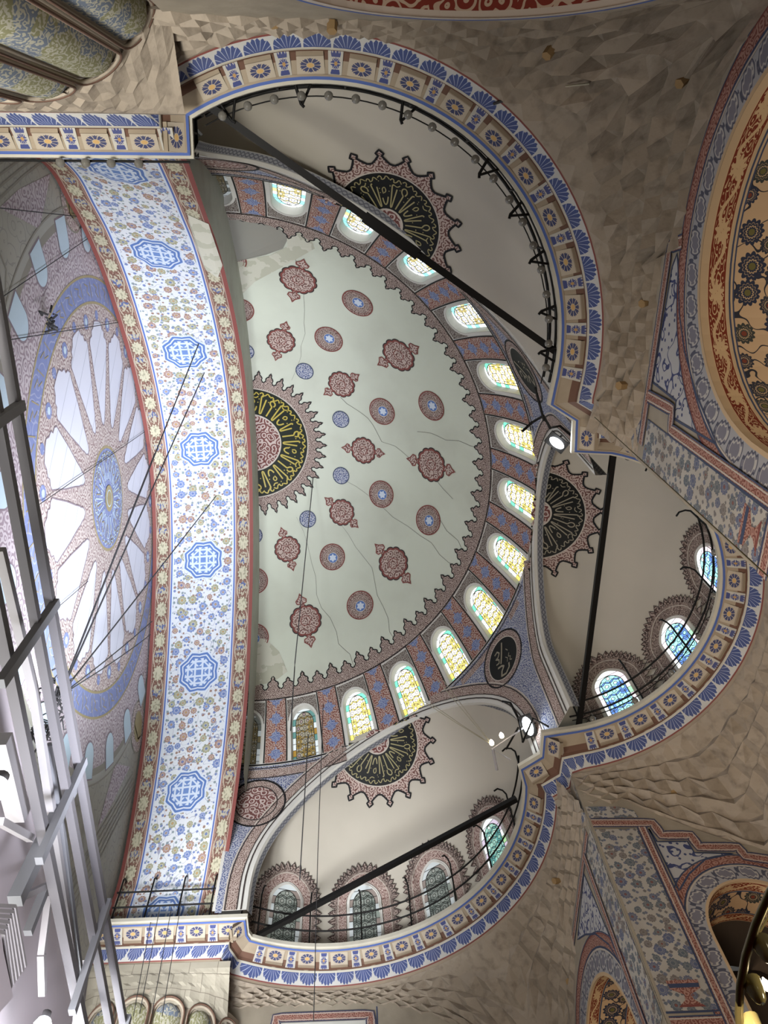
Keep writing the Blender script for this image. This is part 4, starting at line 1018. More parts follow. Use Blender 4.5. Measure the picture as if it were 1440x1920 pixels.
# ---- wall faces with arches
def arch_open(yc,hw,zs,zt,zb,n=30):          # slightly pointed arch outline: (a,z) list, from right foot to left foot
    t=np.linspace(0,PI,n); return [(yc+hw,zb)]+[(yc+hw*math.cos(a),zs+(zt-zs)*(math.sin(a)**.92)) for a in t]+[(yc-hw,zb)]
def ribbons(mb,path,f,items):
    for sh,w,mt,o,v01 in items: mb.ribbon(path,w,f,mt,o,v01=v01,shift=sh,sub=.2)
ARCHIT=[(-.04,.09,'orange_edge',.007,True),(-.33,.50,'grey_leaf',.006,True),(-.61,.04,'cream_line',.009,True),(-.66,.05,'navy',.010,True),(-.83,.28,'pink_scroll',.008,False),(-.98,.035,'red_line',.0115,True),(-1.02,.03,'navy',.0125,True)]
NBP=[0]
def bandpoly(mb,f,path,w,mt='pink_scroll'):
    NBP[0]+=1; o=.016+.011*(NBP[0]%4)
    mb.ribbon(path,w,f,mt,o,v01=False,sub=.2); mb.ribbon(path,.035,f,'navy',o+.004,shift=w/2,sub=.2); mb.ribbon(path,.035,f,'navy',o+.0045,shift=-w/2,sub=.2)
    mb.ribbon(path,.03,f,'cream_line',o+.006,shift=w/2-.05,sub=.2); mb.ribbon(path,.03,f,'cream_line',o+.0065,shift=-w/2+.05,sub=.2)
def baywall(name,f,outer,hole,lab,deco):
    root=empty(name,tuple(f(np.array(outer[0][0]),np.array(-14.))),label=lab,kind='structure')
    tp=sorted([p for p in outer if p[1]>FL+.1]); A0=min(p[0] for p in outer); A1=max(p[0] for p in outer)
    xs=set(np.linspace(A0,A1,60).tolist()+[p[0] for p in tp]); 
    if hole:
        hx=[p for p in hole if p[1]>FL+.1]; hx=sorted(hx); h0,h1=hx[0][0],hx[-1][0]; xs|=set([h0-1e-4,h0,h1,h1+1e-4]+[p[0] for p in hx])
    xs=np.array(sorted(x for x in xs if A0-1e-6<=x<=A1+1e-6)); zt=np.interp(xs,[p[0] for p in tp],[p[1] for p in tp]); zb=np.full(len(xs),FL)
    if hole: k=(xs>=h0)&(xs<=h1); zb[k]=np.interp(xs[k],[p[0] for p in hx],[p[1] for p in hx])
    t=np.linspace(0,1,8)[:,None]; Z=zt[None]*(1-t)+zb[None]*t; X=np.broadcast_to(xs,Z.shape)
    mb=MB(); mb.grid(f(X,Z,0.0),'wall_stone',np.stack([X,Z],-1)); mb.done('wall_face',root)
    mb=MB(); deco(mb); mb.done('wall_painting',root); return root
FL=-19.5
# wall N1: plane x=10.83 under the upper exedra, with the orange-lit arch
f1=plane_x(10.83); hole1=arch_open(-10.12,3.05,-17.6,-14.12,FL+.01)
def vase(mb,f,cx,z0,s=1.0):
    mb.poly([(cx-.30*s,z0),(cx+.30*s,z0),(cx+.1*s,z0+.16*s),(cx+.07*s,z0+.28*s),(cx+.34*s,z0+.42*s),(cx+.36*s,z0+.62*s),(cx-.36*s,z0+.62*s),(cx-.34*s,z0+.42*s),(cx-.07*s,z0+.28*s),(cx-.1*s,z0+.16*s)],f,'pink_scroll',off=.020)
    mb.poly([(cx-.33*s,z0+.44*s),(cx+.33*s,z0+.44*s),(cx+.35*s,z0+.54*s),(cx-.35*s,z0+.54*s)],f,'navy',off=.024); mb.poly([(cx-.28*s,z0),(cx+.28*s,z0),(cx+.24*s,z0+.05*s),(cx-.24*s,z0+.05*s)],f,'red_line',off=.024)
def deco1(mb):
    P=arch_open(-10.12,3.05,-17.6,-14.12,FL); ribbons(mb,P,f1,ARCHIT)
    sp=[(-7.05,-12.70),(-6.98,-14.01),(-6.62,-14.07),(-6.69,-16.02),(-7.33,-14.86),(-7.98,-14.05),(-8.61,-13.55),(-9.47,-13.15),(-9.71,-13.0),(-9.44,-12.85)]
    mb.poly(sp,f1,'vine',off=.003); mb.ribbon(sp+[sp[0]],.05,f1,'navy',.013)
    bandpoly(mb,f1,[(-9.95,-13.2),(-9.82,-12.62),(-5.6,-12.52)],.28)
    bandpoly(mb,f1,[(-6.72,-12.6),(-6.78,-13.95),(-6.38,-14.0),(-6.43,-19.4)],.26)
    mb.poly([(-6.22,-12.72),(-5.27,-12.72),(-5.27,-18.05),(-6.22,-18.05)],f1,'floral_panel',off=.014); vase(mb,f1,-5.74,-17.95)
    mb.ribbon([(-6.22,-12.72),(-6.22,-18.07),(-5.25,-18.07)],.05,f1,'navy',.013); bandpoly(mb,f1,[(-6.3,-18.3),(-5.22,-18.3)],.3)
    mb.poly([(-6.3,-12.32),(-5.95,-11.55),(-5.8,-11.9),(-5.6,-11.2),(-5.35,-11.5),(-5.25,-11.0),(-5.25,-12.3)],f1,'floral_panel',off=.014)
outer1=[(-5.2,-10.5),(-5.2,FL),(-7.07,FL)]
baywall('wall_north',f1,[(-5.2,-10.7),(-5.2,FL),(-13.8,FL),(-13.8,-15.0),(-12.9,-13.9),(-10.2,-13.1),(-9.8,-12.2),(-6.4,-12.2),(-5.9,-11.3),(-5.6,-10.8)],hole1,'wall plane with a vine-painted spandrel around the orange-lit arch',deco1)
# wall S1: mirrored under the lower exedra
hole3=arch_open(9.9,2.95,-17.4,-14.35,FL+.01)
def deco3(mb):
    P=arch_open(9.9,2.95,-17.4,-14.35,FL); ribbons(mb,P,f1,ARCHIT)
    sp=[(6.9,-12.75),(9.2,-12.95),(8.4,-13.45),(7.6,-14.1),(6.9,-15.0),(6.55,-15.9)]
    mb.poly(sp,f1,'vine',off=.003); mb.ribbon(sp+[sp[0]],.05,f1,'navy',.013)
    bandpoly(mb,f1,[(5.6,-12.55),(9.7,-12.65)],.26); bandpoly(mb,f1,[(6.4,-12.6),(6.42,-19.4)],.26)
    mb.poly([(5.28,-12.72),(6.22,-12.72),(6.22,-18.05),(5.28,-18.05)],f1,'floral_panel',off=.014)
    mb.poly([(5.25,-11.0),(5.4,-11.6),(5.6,-11.4),(5.9,-12.3),(5.25,-12.3)],f1,'floral_panel',off=.014)
baywall('wall_south',f1,[(5.22,-10.7),(5.6,-10.8),(5.9,-11.3),(6.4,-12.3),(9.5,-12.3),(10.2,-13.1),(12.9,-13.9),(13.95,-15.0),(13.95,FL),(5.22,FL)],hole3,'narrow side wall of the lower exedra with a small orange arch',deco3)
# wall M: plane y=5.2 in the middle bay
f2=plane_y(5.2); hole2=arch_open(14.15,1.42,-16.3,-14.70,FL+.01)
def deco2(mb):
    P=arch_open(14.15,1.42,-16.3,-14.70,FL); ribbons(mb,P,f2,[(-.03,.07,'orange_edge',.007,True),(-.26,.40,'grey_leaf',.006,True),(-.48,.04,'cream_line',.009,True),(-.53,.04,'navy',.010,True),(-.68,.26,'pink_scroll',.008,False),(-.83,.035,'navy',.0115,True)])
    sp=[(12.38,-12.89),(12.44,-13.35),(13.25,-13.37),(13.28,-13.76),(14.29,-13.83),(13.46,-14.0),(12.85,-14.45),(12.4,-14.95)]
    mb.poly(sp,f2,'vine',off=.003); mb.ribbon(sp+[sp[0]],.045,f2,'navy',.013,sub=.1)
    bandpoly(mb,f2,[(10.88,-12.64),(12.55,-12.70),(12.62,-13.16),(13.42,-13.18),(13.46,-13.6),(14.5,-13.64),(14.55,-13.95),(15.6,-14.2)],.30)
    bandpoly(mb,f2,[(12.19,-12.85),(12.14,-19.4)],.24)
    mb.poly([(10.9,-12.86),(12.05,-12.86),(12.02,-18.02),(10.9,-18.02)],f2,'floral_panel',off=.014); vase(mb,f2,11.5,-17.95)
    mb.ribbon([(12.04,-12.86),(12.02,-18.05),(10.88,-18.05)],.05,f2,'navy',.013); bandpoly(mb,f2,[(10.9,-18.3),(12.1,-18.3)],.3)
    mb.poly([(10.88,-12.0),(11.8,-12.03),(12.2,-12.2),(12.24,-12.46),(10.88,-12.44)],f2,'floral_panel',off=.014)
baywall('wall_middle',f2,[(10.83,-10.7),(10.83,FL),(15.62,FL),(15.62,-13.7),(14.6,-13.5),(13.6,-12.9),(12.9,-12.4),(12.3,-11.9),(11.2,-10.9)],hole2,'pier side wall with stepped pink border, tall floral panel and small lit arch',deco2)
f2b=plane_y(-5.2,-1)
baywall('wall_middle_north',f2b,[(10.83,-10.7),(10.83,FL),(15.62,FL),(15.62,-13.7),(12.9,-12.4),(11.2,-10.9)],None,'plain side of the opposite pier',lambda mb:mb.poly([(10.9,-12.86),(12.05,-12.86),(12.02,-18.02),(10.9,-18.02)],f2b,'floral_panel',off=.014))
mbE=plane_x(15.62); baywall('wall_east',mbE,[(-5.2,-13.9),(-5.2,FL),(5.2,FL),(5.2,-13.9)],None,'end wall of the middle bay, below the stalactites',lambda mb:bandpoly(mb,mbE,[(-5,-14.6),(5,-14.6)],.3))
# back walls
fbN=plane_y(-13.8,-1); hb=arch_open(6.2,3.4,-16.2,-12.15,FL+.01)
def decoB(mb):
    P=arch_open(6.2,3.4,-16.2,-12.15,FL); 
    for sh,w,mt,o in ((.05,.1,'cream_line',.006),(.14,.07,'blue_line',.008),(-.03,.05,'cream_line',.008)): mb.ribbon(P,w,fbN,mt,o,shift=-sh-.02,sub=.2)
baywall('wall_back_north',fbN,[(.9,-11.6),(.9,FL),(10.83,FL),(10.83,-13.0),(9,-11.2),(6,-10.9)],hb,'back wall of the upper bay, only its red arch edge shows',decoB)
fbS=plane_y(13.95)
def decoS(mb):
    mb.poly([(1.95,-11.75),(4.85,-11.75),(4.85,-14),(1.95,-14)],fbS,'plaster_white',off=.02); bandpoly(mb,fbS,[(1.9,-14),(1.88,-11.58),(4.92,-11.58),(4.94,-14)],.30); mb.ribbon([(5.13,-11.3),(5.13,-14)],.04,fbS,'navy',.014)
baywall('wall_back_south',fbS,[(-.5,-10.9),(6,-10.9),(9,-12),(10.83,-14),(10.83,FL),(-.5,FL)],None,'back wall below the lower exedra with a framed panel',decoS)
# arch soffits into the galleries
def gallery(name,f,yc,hw,zs,zt,dirv,L,bands,lab,dark='gallery_dark'):
    root=empty(name,tuple(f(np.array(yc),np.array(zt))),label=lab,kind='structure')
    P=resample(np.array(arch_open(yc,hw,zs,zt,FL)),.25); B0=f(P[:,0],P[:,1],0.0); s=np.r_[0,np.cumsum(np.hypot(*(P[1:]-P[:-1]).T))]
    d0=0; mb=MB()
    for w,mt in bands:
        d1=d0+w
        G=np.stack([B0+np.array(dirv)*d0,B0+np.array(dirv)*d1],0); uv=np.stack([np.c_[s,0*s],np.c_[s,0*s+(1.0 if mt=='orange_band' else w)]],0); mb.grid(G,mt,uv); d0=d1
    mb.done('arch_soffit',root)
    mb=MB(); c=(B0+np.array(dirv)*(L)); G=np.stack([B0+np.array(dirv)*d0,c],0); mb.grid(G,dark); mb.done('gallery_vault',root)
    return root
OB=[(.14,'orange_edge'),(.36,'orange_band'),(.05,'orange_edge'),(.035,'navy'),(.04,'orange_edge'),(.03,'navy'),(1.9,'orange_field'),(.03,'navy'),(.05,'orange_edge'),(.4,'orange_band'),(.2,'orange_edge')]
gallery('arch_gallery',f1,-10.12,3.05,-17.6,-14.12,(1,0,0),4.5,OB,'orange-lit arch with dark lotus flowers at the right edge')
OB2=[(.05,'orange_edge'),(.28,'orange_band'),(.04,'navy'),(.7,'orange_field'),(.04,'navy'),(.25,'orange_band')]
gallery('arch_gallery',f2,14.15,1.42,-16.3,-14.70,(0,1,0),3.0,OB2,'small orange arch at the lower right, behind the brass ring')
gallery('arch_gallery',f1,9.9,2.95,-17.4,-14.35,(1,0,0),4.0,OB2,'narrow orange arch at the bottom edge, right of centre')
gallery('arch_gallery',fbN,6.2,3.4,-16.2,-12.15,(0,-1,0),6.0,[(.12,'cream_line'),(5.0,'vault_red')],'red and white painted vault along the top edge')
# ---- great piers: square wall over a fluted round pillar
def pier(s,lab):
    yw=-12.2 if s<0 else 12.5
    root=empty('great_pier',(-2,s*15.5,-13),label=lab,kind='structure')
    mb=MB(); fp=plane_y(yw,-1 if s<0 else 1)
    X,Z=np.meshgrid(np.linspace(-8,.95 if s<0 else .4,60),np.linspace(-10.6,-12.1,14))
    cx=-2.03; cyl=np.sqrt(np.maximum(3.18**2-(X-cx)**2,0)); ycyl=s*(15.5)-s*cyl
    t=np.clip((-10.9-Z)/1.1,0,1)**.8
    tgt=np.where(np.abs(X-cx)<3.15,ycyl,s*15.3)
    zz=zigzag(X/.5+.5*np.floor((-10.6-Z)/.4)); Y=yw*(1-t)+tgt*t+s*(zz-.5)*(.16 if s<0 else .05)*np.minimum(1,t*5)
    mb.grid(np.stack([X,Y,Z],-1),'muqarnas_stone' if s<0 else 'masonry',np.stack([X,Z],-1)); mb.done('pier_face',root)
    mb=MB(); n=19; dth=2*PI/n*1.0
    mb2=MB()
    for i in range(n):
        th0=-s*0+ i*2*PI/n
        cxx=th0
        # only flutes that face the hall
        if math.sin(cxx)*s>.35: continue
        N=11; ph=np.linspace(-1,1,N); r=3.12
        rows=[]
        zt_=-12.0; hh=.42
        ys=np.concatenate([zt_-hh+hh*np.sin(np.linspace(PI/2,0,7)),np.linspace(zt_-hh-.4,-20,14)])
        for z in ys:
            wfac=1.0 if z<=zt_-hh else math.sqrt(max(1-((z-(zt_-hh))/hh)**2,0.0))
            a=th0+ph*wfac*PI/n*.84; dep=.20*(1-ph**2)*wfac
            rr=r-.02+dep*.9
            rows.append(np.stack([cx+rr*np.cos(a),s*15.5+rr*np.sin(a),np.full(N,z)],-1))
        G=np.array(rows); UV=np.stack([np.broadcast_to(ph*.5,(len(ys),N)),np.broadcast_to(ys[:,None],(len(ys),N))],-1)
        mb.grid(G,'flute',UV)
        t=np.linspace(-PI/2,PI/2,13)
        path=[(th0-PI/n*.88,-20)]+[(th0+math.sin(q)*PI/n*.88,zt_-hh+(hh+.08)*math.cos(q)) for q in t]+[(th0+PI/n*.88,-20)]
        pts=np.array([[cx+3.20*math.cos(a_),s*15.5+3.20*math.sin(a_),z_] for a_,z_ in path]); 
        mb2.tube(pts,.045,'flute_rim',5); pts2=pts.copy(); pts2[:,:2]=(pts[:,:2]-[cx,s*15.5])*1.012+[cx,s*15.5]; pts2[:,2]+=np.where(pts[:,2]>-19,.05,0); mb2.tube(pts2,.028,'flute_brown',5)
    mb.done('flutes',root,True); mb2.done('flute_moulding',root,True)
    mb=MB(); th=np.linspace(0,2*PI,49); 
    G=np.stack([np.stack([cx+3.10*np.cos(th),s*15.5+3.10*np.sin(th),np.full(49,z)],-1) for z in (-11.6,-ZO+.0)],0); 
    # body split so the flutes stay visible: body sits behind them
    G[:,:,0]=cx+3.13*np.cos(th); G[:,:,1]=s*15.5+3.13*np.sin(th)
    mb.grid(G,'flute_rim'); mb.done('pillar_body',root,True)
    return root
pier(-1,'upper great pillar with painted concave flutes ending in rounded tops'); pier(1,'lower great pillar with flower-painted flute tops behind the steel truss')
# ------------------------------------------------------------------ floor
mb=MB(); mb.add([(-22,-19,-ZO),(20,-19,-ZO),(20,19,-ZO),(-22,19,-ZO)],[(0,1,2,3)],'carpet',[(0,0),(42,0),(42,38),(0,38)]); mb.done('floor',label='red carpet of the hall',kind='structure')
exec_objects=True
# ------------------------------------------------------------------ ironwork
def rail(name,path,zs,posts,lab,hook=True,r=.032,grp=None):
    root=empty(name,(path[len(path)//2][0],path[len(path)//2][1],-9.5),label=lab,cat='railing',**({'group':grp} if grp else {}))
    for z in zs:
        mb=MB(); mb.tube([(x,y,z) for x,y in path],r,'iron',6); mb.done('rail',root,True)
    P=np.array(path); L=np.r_[0,np.cumsum(np.hypot(*(P[1:]-P[:-1]).T))]
    for s in np.linspace(L[-1]*.02,L[-1]*.98,posts):
        i=min(int(np.searchsorted(L,s,side='right')-1),len(P)-2); t=(s-L[i])/(L[i+1]-L[i]); p=P[i]*(1-t)+P[i+1]*t; d=(P[i+1]-P[i])/np.hypot(*(P[i+1]-P[i])); nr=np.array([d[1],-d[0]])
        mb=MB(); top=max(zs)+(.55 if hook else .05)
        pts=[(p[0],p[1],-9.5),(p[0],p[1],top)]
        hk=[]
        if hook: hk=[pts[-1],(p[0]-nr[0]*.1,p[1]-nr[1]*.1,top+.16),(p[0]-nr[0]*.28,p[1]-nr[1]*.28,top+.2),(p[0]-nr[0]*.42,p[1]-nr[1]*.42,top+.06)]
        mb.tube(pts,.03,'iron',6); po=mb.done('post',root,True)
        if hk: mb=MB(); mb.tube(hk,.03,'iron',6); mb.done('post_hook',po,True)
    return root
offs=offpath(LIP,.14)
segN=[tuple(p) for p in offs[3:iA1+1]]; segM=[tuple(p) for p in offs[iM0:iM1+1]]; segS=[tuple(p) for p in offs[iB0:iB1+1]]
rail('railing',segS,(-8.95,-8.33),8,'curved black iron railing along the lower exedra cornice')
rail('railing',segM,(-8.95,-8.33),7,'curved black iron railing along the middle exedra cornice')
rail('railing',[(-3.75,float(offs[last][1])),tuple(offs[last-1])],(-8.95,-8.33),5,'straight black railing across the foot of the great arch, lower side')
# upper railing: seen from right below, sits just inside the lip with brackets
inn=offpath(LIP,.05)
rail('railing',[tuple(p) for p in inn[3:iA1+1]],(-9.25,-8.6),9,'curved black iron railing above the bulbs of the upper exedra',False,.04)
rail('railing',[tuple(inn[1]),tuple(inn[2]),tuple(inn[3])],(-9.3,-8.9),3,'short black iron railing at the step beside the upper great arch foot',False,.04)
# clamps that hold the bulb wire
def clamp(s,k):
    p,d,nr=frame_at(s); root=MB(); q=np.array([p[0],p[1],-9.55])
    n3=np.array([nr[0],nr[1],0]);d3=np.array([d[0],d[1],0])
    root.tube([q+n3*.1,q-n3*.38+d3*.1,q-n3*.45+d3*.16+np.array([0,0,-.02])],.035,'iron',6); root.tube([q+n3*.08+d3*.42,q-n3*.4+d3*.12],.03,'iron',6)
    root.box(q+n3*.02+d3*.2,d3*.16,n3*.05,(0,0,.05),'iron')
    return root
kk=0
for s,lab in ((LEN[iA0]+.5,'nearest the great arch'),(LEN[iA0]+6.9,'fourth round the curve'),(LEN[iA0]+8.15,'beside the bulb at the top right of the curve'),(LEN[iA0]+9.4,'at the right shoulder of the curve'),(LEN[iA0]+10.75,'where the rail turns down'),(LEN[iA0]+11.8,'lowest before the tie beam end'),(LEN[iA0]+2.2,'near the first tall bulb'),(LEN[iA0]+4.6,'over the middle of the curve')):
    clamp(s,kk).done('rail_clamp',None,True,label='V-shaped iron clamp, '+lab,cat='clamp',group='iron clamps on the upper cornice'); kk+=1
# tie beams
def tie(a,b,w,lab):
    root=MB(); root.beam(a,b,w,w*.9,'iron'); m_=np.array(a)*.5+np.array(b)*.5; d=(np.array(b)-np.array(a));d/=np.linalg.norm(d)
    o=root.done('tie_beam',None,False,label=lab,cat='tie beam')
    return o
tN=empty('tie_beam',(5.4,-9.7,-9.2),label='thick black tie beam across the upper exedra',cat='tie beam')
mb=MB(); mb.beam((1.2,-12.5,-9.25),(9.7,-6.95,-9.25),.17,.16,'iron'); mb.done('beam',tN)
mb=MB(); d=np.array([8.5,5.55,0])/10.15; p=np.array([5.2,-9.88,-9.25]); mb.beam(p-d*.6,p+d*.95,.26,.24,'iron'); mb.done('splice_sleeve',tN)
for s_ in (1.05,): 
    mb=MB(); mb.tube([p+d*.9*s_+np.array([0,0,-.15]),p+d*.9*s_+np.array([0,0,.15])],.05,'iron',8); mb.done('bolt',tN)
tie((11.32,-4.55,-9.45),(11.32,4.4,-9.45),.15,'thin black tie beam standing across the middle exedra')
tie((1.2,12.75,-9.45),(9.6,7.15,-9.45),.17,'dark grey tie beam across the lower exedra windows')
# wire rings and bulbs
wr=offpath(LIP,-.24)
mb=MB(); pts=[(x,y,-9.55) for x,y in wr[3:iA1+1]]; mb.tube(pts,.016,'iron',5); mb.done('bulb_wire',None,True,label='thin black wire ring carrying the bulbs of the upper exedra',cat='wire')
wr2=offpath(LIP,-.1)
mb=MB(); mb.tube([(x,y,-9.30) for x,y in offpath(LIP,.02)[iM0:iM1+1]],.018,'iron',5); mb.done('bulb_wire',None,True,label='thin black wire ring along the middle exedra cornice',cat='wire')
mb=MB(); mb.tube([(-8,-11.28,-9.72),(.8,-11.32,-9.72)],.03,'iron',5); mb.done('bulb_wire',None,True,label='black wire under the straight cornice at the upper left',cat='wire')
def lathe(mb,prof,mt,c,n=12):
    a=np.linspace(0,2*PI,n,endpoint=False); G=np.stack([np.stack([c[0]+r*np.cos(a),c[1]+r*np.sin(a),np.full(n,c[2]+z)],-1) for r,z in prof],0); mb.grid(G,mt,closed=True)
proto=None
def bulb(loc,lab,grp,dark=False):
    global proto
    if proto is None:
        r=empty('light_bulb',loc); m1=MB(); lathe(m1,[(.002,-.26),(.06,-.245),(.095,-.19),(.1,-.14),(.075,-.08),(.035,-.03)],'bulb_glass',loc); g=m1.done('glass_bulb',r,True)
        m2=MB(); lathe(m2,[(.045,-.06),(.048,-.02),(.04,.02),(.012,.04)],'iron',loc,10); s_=m2.done('socket',r,True); proto=(r,g,s_,np.array(loc)); 
        return props(r,label=lab,cat='light bulb',group=grp)
    r,g,s_,l0=proto; q=inst(r,'light_bulb',loc,0,None,label=lab,cat='light bulb',group=grp)
    for c_ in (g,s_):
        k=c_.copy(); COL.objects.link(k); k.parent=q; k.location=c_.location
    return q
def pt(path,s):
    P=np.array(path);L=np.r_[0,np.cumsum(np.hypot(*(P[1:]-P[:-1]).T))]; s=min(max(s,0),L[-1]-1e-6); i=int(np.searchsorted(L,s,side='right')-1); t=(s-L[i])/(L[i+1]-L[i]); return P[i]*(1-t)+P[i+1]*t
ords=['first','second','third','fourth','fifth','sixth','seventh','eighth','ninth','tenth','eleventh','twelfth','thirteenth','fourteenth','fifteenth','sixteenth','seventeenth','eighteenth','nineteenth','twentieth','twenty-first','twenty-second']
WP=wr[3:iA1+1]; Lw=float(np.sum(np.hypot(*(WP[1:]-WP[:-1]).T)))
nb=20
for i in range(nb):
    x,y=pt(WP,.45+i*(Lw-.9)/(nb-1)); bulb((x,y,-9.56),'unlit round glass bulb on the upper exedra wire, %s from the great arch end'%ords[i],'bulbs on the upper exedra wire')
for i,x in enumerate((-6.4,-5.1,-3.9,-2.0,-1.45,-.9,-.3)):
    bulb((x,-11.27,-9.72),'unlit bulb under the straight upper left cornice, %s from the left'%ords[i],'bulbs under the straight cornice')
WP2=offpath(LIP,.02)[iM0:iM1+1]; Lw2=float(np.sum(np.hypot(*(WP2[1:]-WP2[:-1]).T)))
for i in range(9):
    x,y=pt(WP2,.6+i*(Lw2-1.2)/8); bulb((x,y,-9.28),'unlit bulb on the middle exedra wire, %s going round from the upper end'%ords[i],'bulbs on the middle exedra wire')
# floodlights on the two pier noses
def flood(loc,aim,lab,w=.20,h=.32):
    root=empty('floodlight',loc,label=lab,cat='floodlight'); c=np.array(loc,float); d=np.array(aim,float)-c; d/=np.linalg.norm(d); u=np.cross(d,[0,0,1]);u/=np.linalg.norm(u);v=np.cross(u,d)
    mb=MB(); mb.box(c-d*.14,u*(w+.06),v*(h+.06),d*.12,'iron'); mb.done('housing',root)
    mb=MB(); a=np.linspace(0,2*PI,20,endpoint=False); V=[c+u*w*math.cos(t)+v*h*math.sin(t)+d*.01 for t in a]+[c+u*w*.9*math.cos(t)+v*h*.9*math.sin(t)+d*.04 for t in a]
    mb.add(V,[(i,(i+1)%20,20+(i+1)%20,20+i) for i in range(20)]+[tuple(range(20,40))],'lamp_on'); mb.done('lamp_face',root)
    mb=MB(); mb.tube([c-d*.1+u*(w+.1),c-d*.3+u*(w+.1),c-d*.36,c-d*.3-u*(w+.1),c-d*.1-u*(w+.1)],.025,'iron',5); mb.done('yoke',root,True)
    l=light('floodlight_lamp','POINT',tuple(c+d*.12),26,(.85,.93,1),.15); l.parent=root; l.location=Vector(c+d*.12)+Vector((0,0,ZO))-WL[root.name]
    return root
flood((9.80,-4.65,-9.35),(5,-8,-29),'bright white floodlight hanging at the upper pier nose',.11,.22)
flood((9.98,5.0,-8.6),(4,-9,-29),'glaring bluish floodlight at the lower pier nose',.15,.30)
# brackets around the floodlights and small lit bulbs on a pale arm
arm=empty('lamp_fixture',(9.0,5.3,-9.3),label='pale lit metal fixture with two glowing bulbs beside the lower floodlight',cat='lamp arm')
mb=MB(); mb.tube([(9.30,5.62,-9.45),(8.75,5.3,-9.3),(9.85,5.0,-8.65)],.03,'steel_white',6); mb.tube([(8.75,5.3,-9.3),(8.9,6.0,-9.45)],.045,'steel_white',6); mb.done('arm_tube',arm,True)
for q in ((8.72,5.15,-9.15),(9.05,5.0,-9.0)):
    mb=MB(); lathe(mb,[(.01,-.16),(.07,-.1),(.075,-.03),(.05,.05),(.02,.1)],'lamp_warm',q); mb.done('lit_bulb',arm,True)
mb=MB()
for a,b in (((8.72,5.2,-9.2),(6.9,4.3,-8.3)),((8.72,5.2,-9.2),(7.1,3.6,-8.0)),((8.74,5.2,-9.2),(7.3,3.7,-7.9)),((8.70,5.2,-9.2),(6.6,4.1,-8.4))):
    a=np.array(a);b=np.array(b); mb.tube([a,(a+b)/2+[0,0,-.05],b],.012,'cable_pale',4)
mb.done('lamp_cable',arm,True)
for (q,lab) in (((9.55,-5.1),'upper'),((9.62,4.9),'lower')):
    s=-1 if lab=='upper' else 1
    mb=MB(); mb.tube([(q[0],q[1],-9.5),(q[0]+.1,q[1],-8.3),(q[0]-.1,q[1]-s*.3,-7.9),(q[0]-.4,q[1]-s*.5,-8.1)],.04,'iron',6); mb.tube([(q[0],q[1],-9.5),(q[0]+.5,q[1]-s*.2,-8.6),(q[0]+.8,q[1]-s*.4,-9.3)],.035,'iron',6); mb.tube([(q[0],q[1],-8.8),(q[0]-.3,q[1]+s*.9,-8.7)],.035,'iron',6)
    mb.done('lamp_bracket',None,True,label='bent black iron bracket on the %s pier nose beside its floodlight'%lab,cat='bracket')
# ------------------------------------------------------------------ cables
def cable(pts,r,lab,mt='cable',sag=.0,n=12):
    P=[]
    for a,b in zip(pts[:-1],pts[1:]):
        a=np.array(a,float);b=np.array(b,float)
        for i in range(n): t=i/n; P.append(a*(1-t)+b*t-np.array([0,0,sag*4*t*(1-t)]))
    P.append(np.array(pts[-1],float)); mb=MB(); mb.tube(P,r,mt,4); return mb.done('cable',None,True,label=lab,cat='cable')
def ray(px,py,**k):
    d=Rm@np.array([(px-720)/1500.,(py-960)/1500.,1.0])
    if 'z' in k: return CAM+d*(k['z']-CAM[2])/d[2]
    if 'x' in k: return CAM+d*(k['x']-CAM[0])/d[0]
    return CAM+d*(k['y']-CAM[1])/d[1]
knot=ray(112,1305,x=-2.0)
for i,(a,lab) in enumerate((((405,650),'steepest of the cables rising from the tangle'),((393,593),'cable crossing two blue octagons'),((405,930),'cable crossing the middle octagon'),((290,850),'twisted cable over the printed medallion'),((285,1165),'low slack cable left of the arch'),((282,1190),'second low slack cable left of the arch'))):
    b=ray(a[0],a[1],x=-1.2 if a[0]>300 else -3.4); b=b if i<4 else ray(a[0],a[1],x=-3.6)
    cable([tuple(knot),tuple(b)],.022,'dark '+lab,sag=.15 if i>3 else .05)
for i,(a,b,xx,lab) in enumerate((((0,390),(320,425),-3.96,'highest thin cable across the printed canvas'),((0,560),(285,365),-3.96,'thin cable slanting over the printed roundel'),((0,640),(310,590),-3.96,'thin cable above the blue inscription'),((75,945),(285,800),-3.96,'thin cable crossing the white printed panels'),((60,1180),(165,1090),-3.96,'pale cable left of the printed medallion'))):
    cable([tuple(ray(a[0],a[1],x=xx)),tuple(ray(b[0],b[1],x=xx))],.014,lab,sag=.02)
mb=MB(); rd=random.Random(2)
for i in range(34):
    p=ray(rd.gauss(112,9),rd.gauss(1300,22),x=-2.0); q=p+np.array([rd.uniform(-.2,.2),rd.uniform(-.35,.35),rd.uniform(-.5,.3)]); m_=(p+q)/2+np.array([rd.uniform(-.2,.2) for _ in range(3)]); mb.tube([p,m_,q],.02,'cable',4)
for i in range(26):
    p=ray(rd.gauss(80,10),rd.gauss(1370,16),x=-2.0); q=p+np.array([rd.uniform(-.2,.2),rd.uniform(-.35,.35),rd.uniform(-.5,.3)]); m_=(p+q)/2+np.array([rd.uniform(-.2,.2) for _ in range(3)]); mb.tube([p,m_,q],.018,'cable',4)
mb.done('cable_tangle',None,True,label='dark tangle of cable loops tied to the grey truss',cat='cable tangle')
mb=MB()
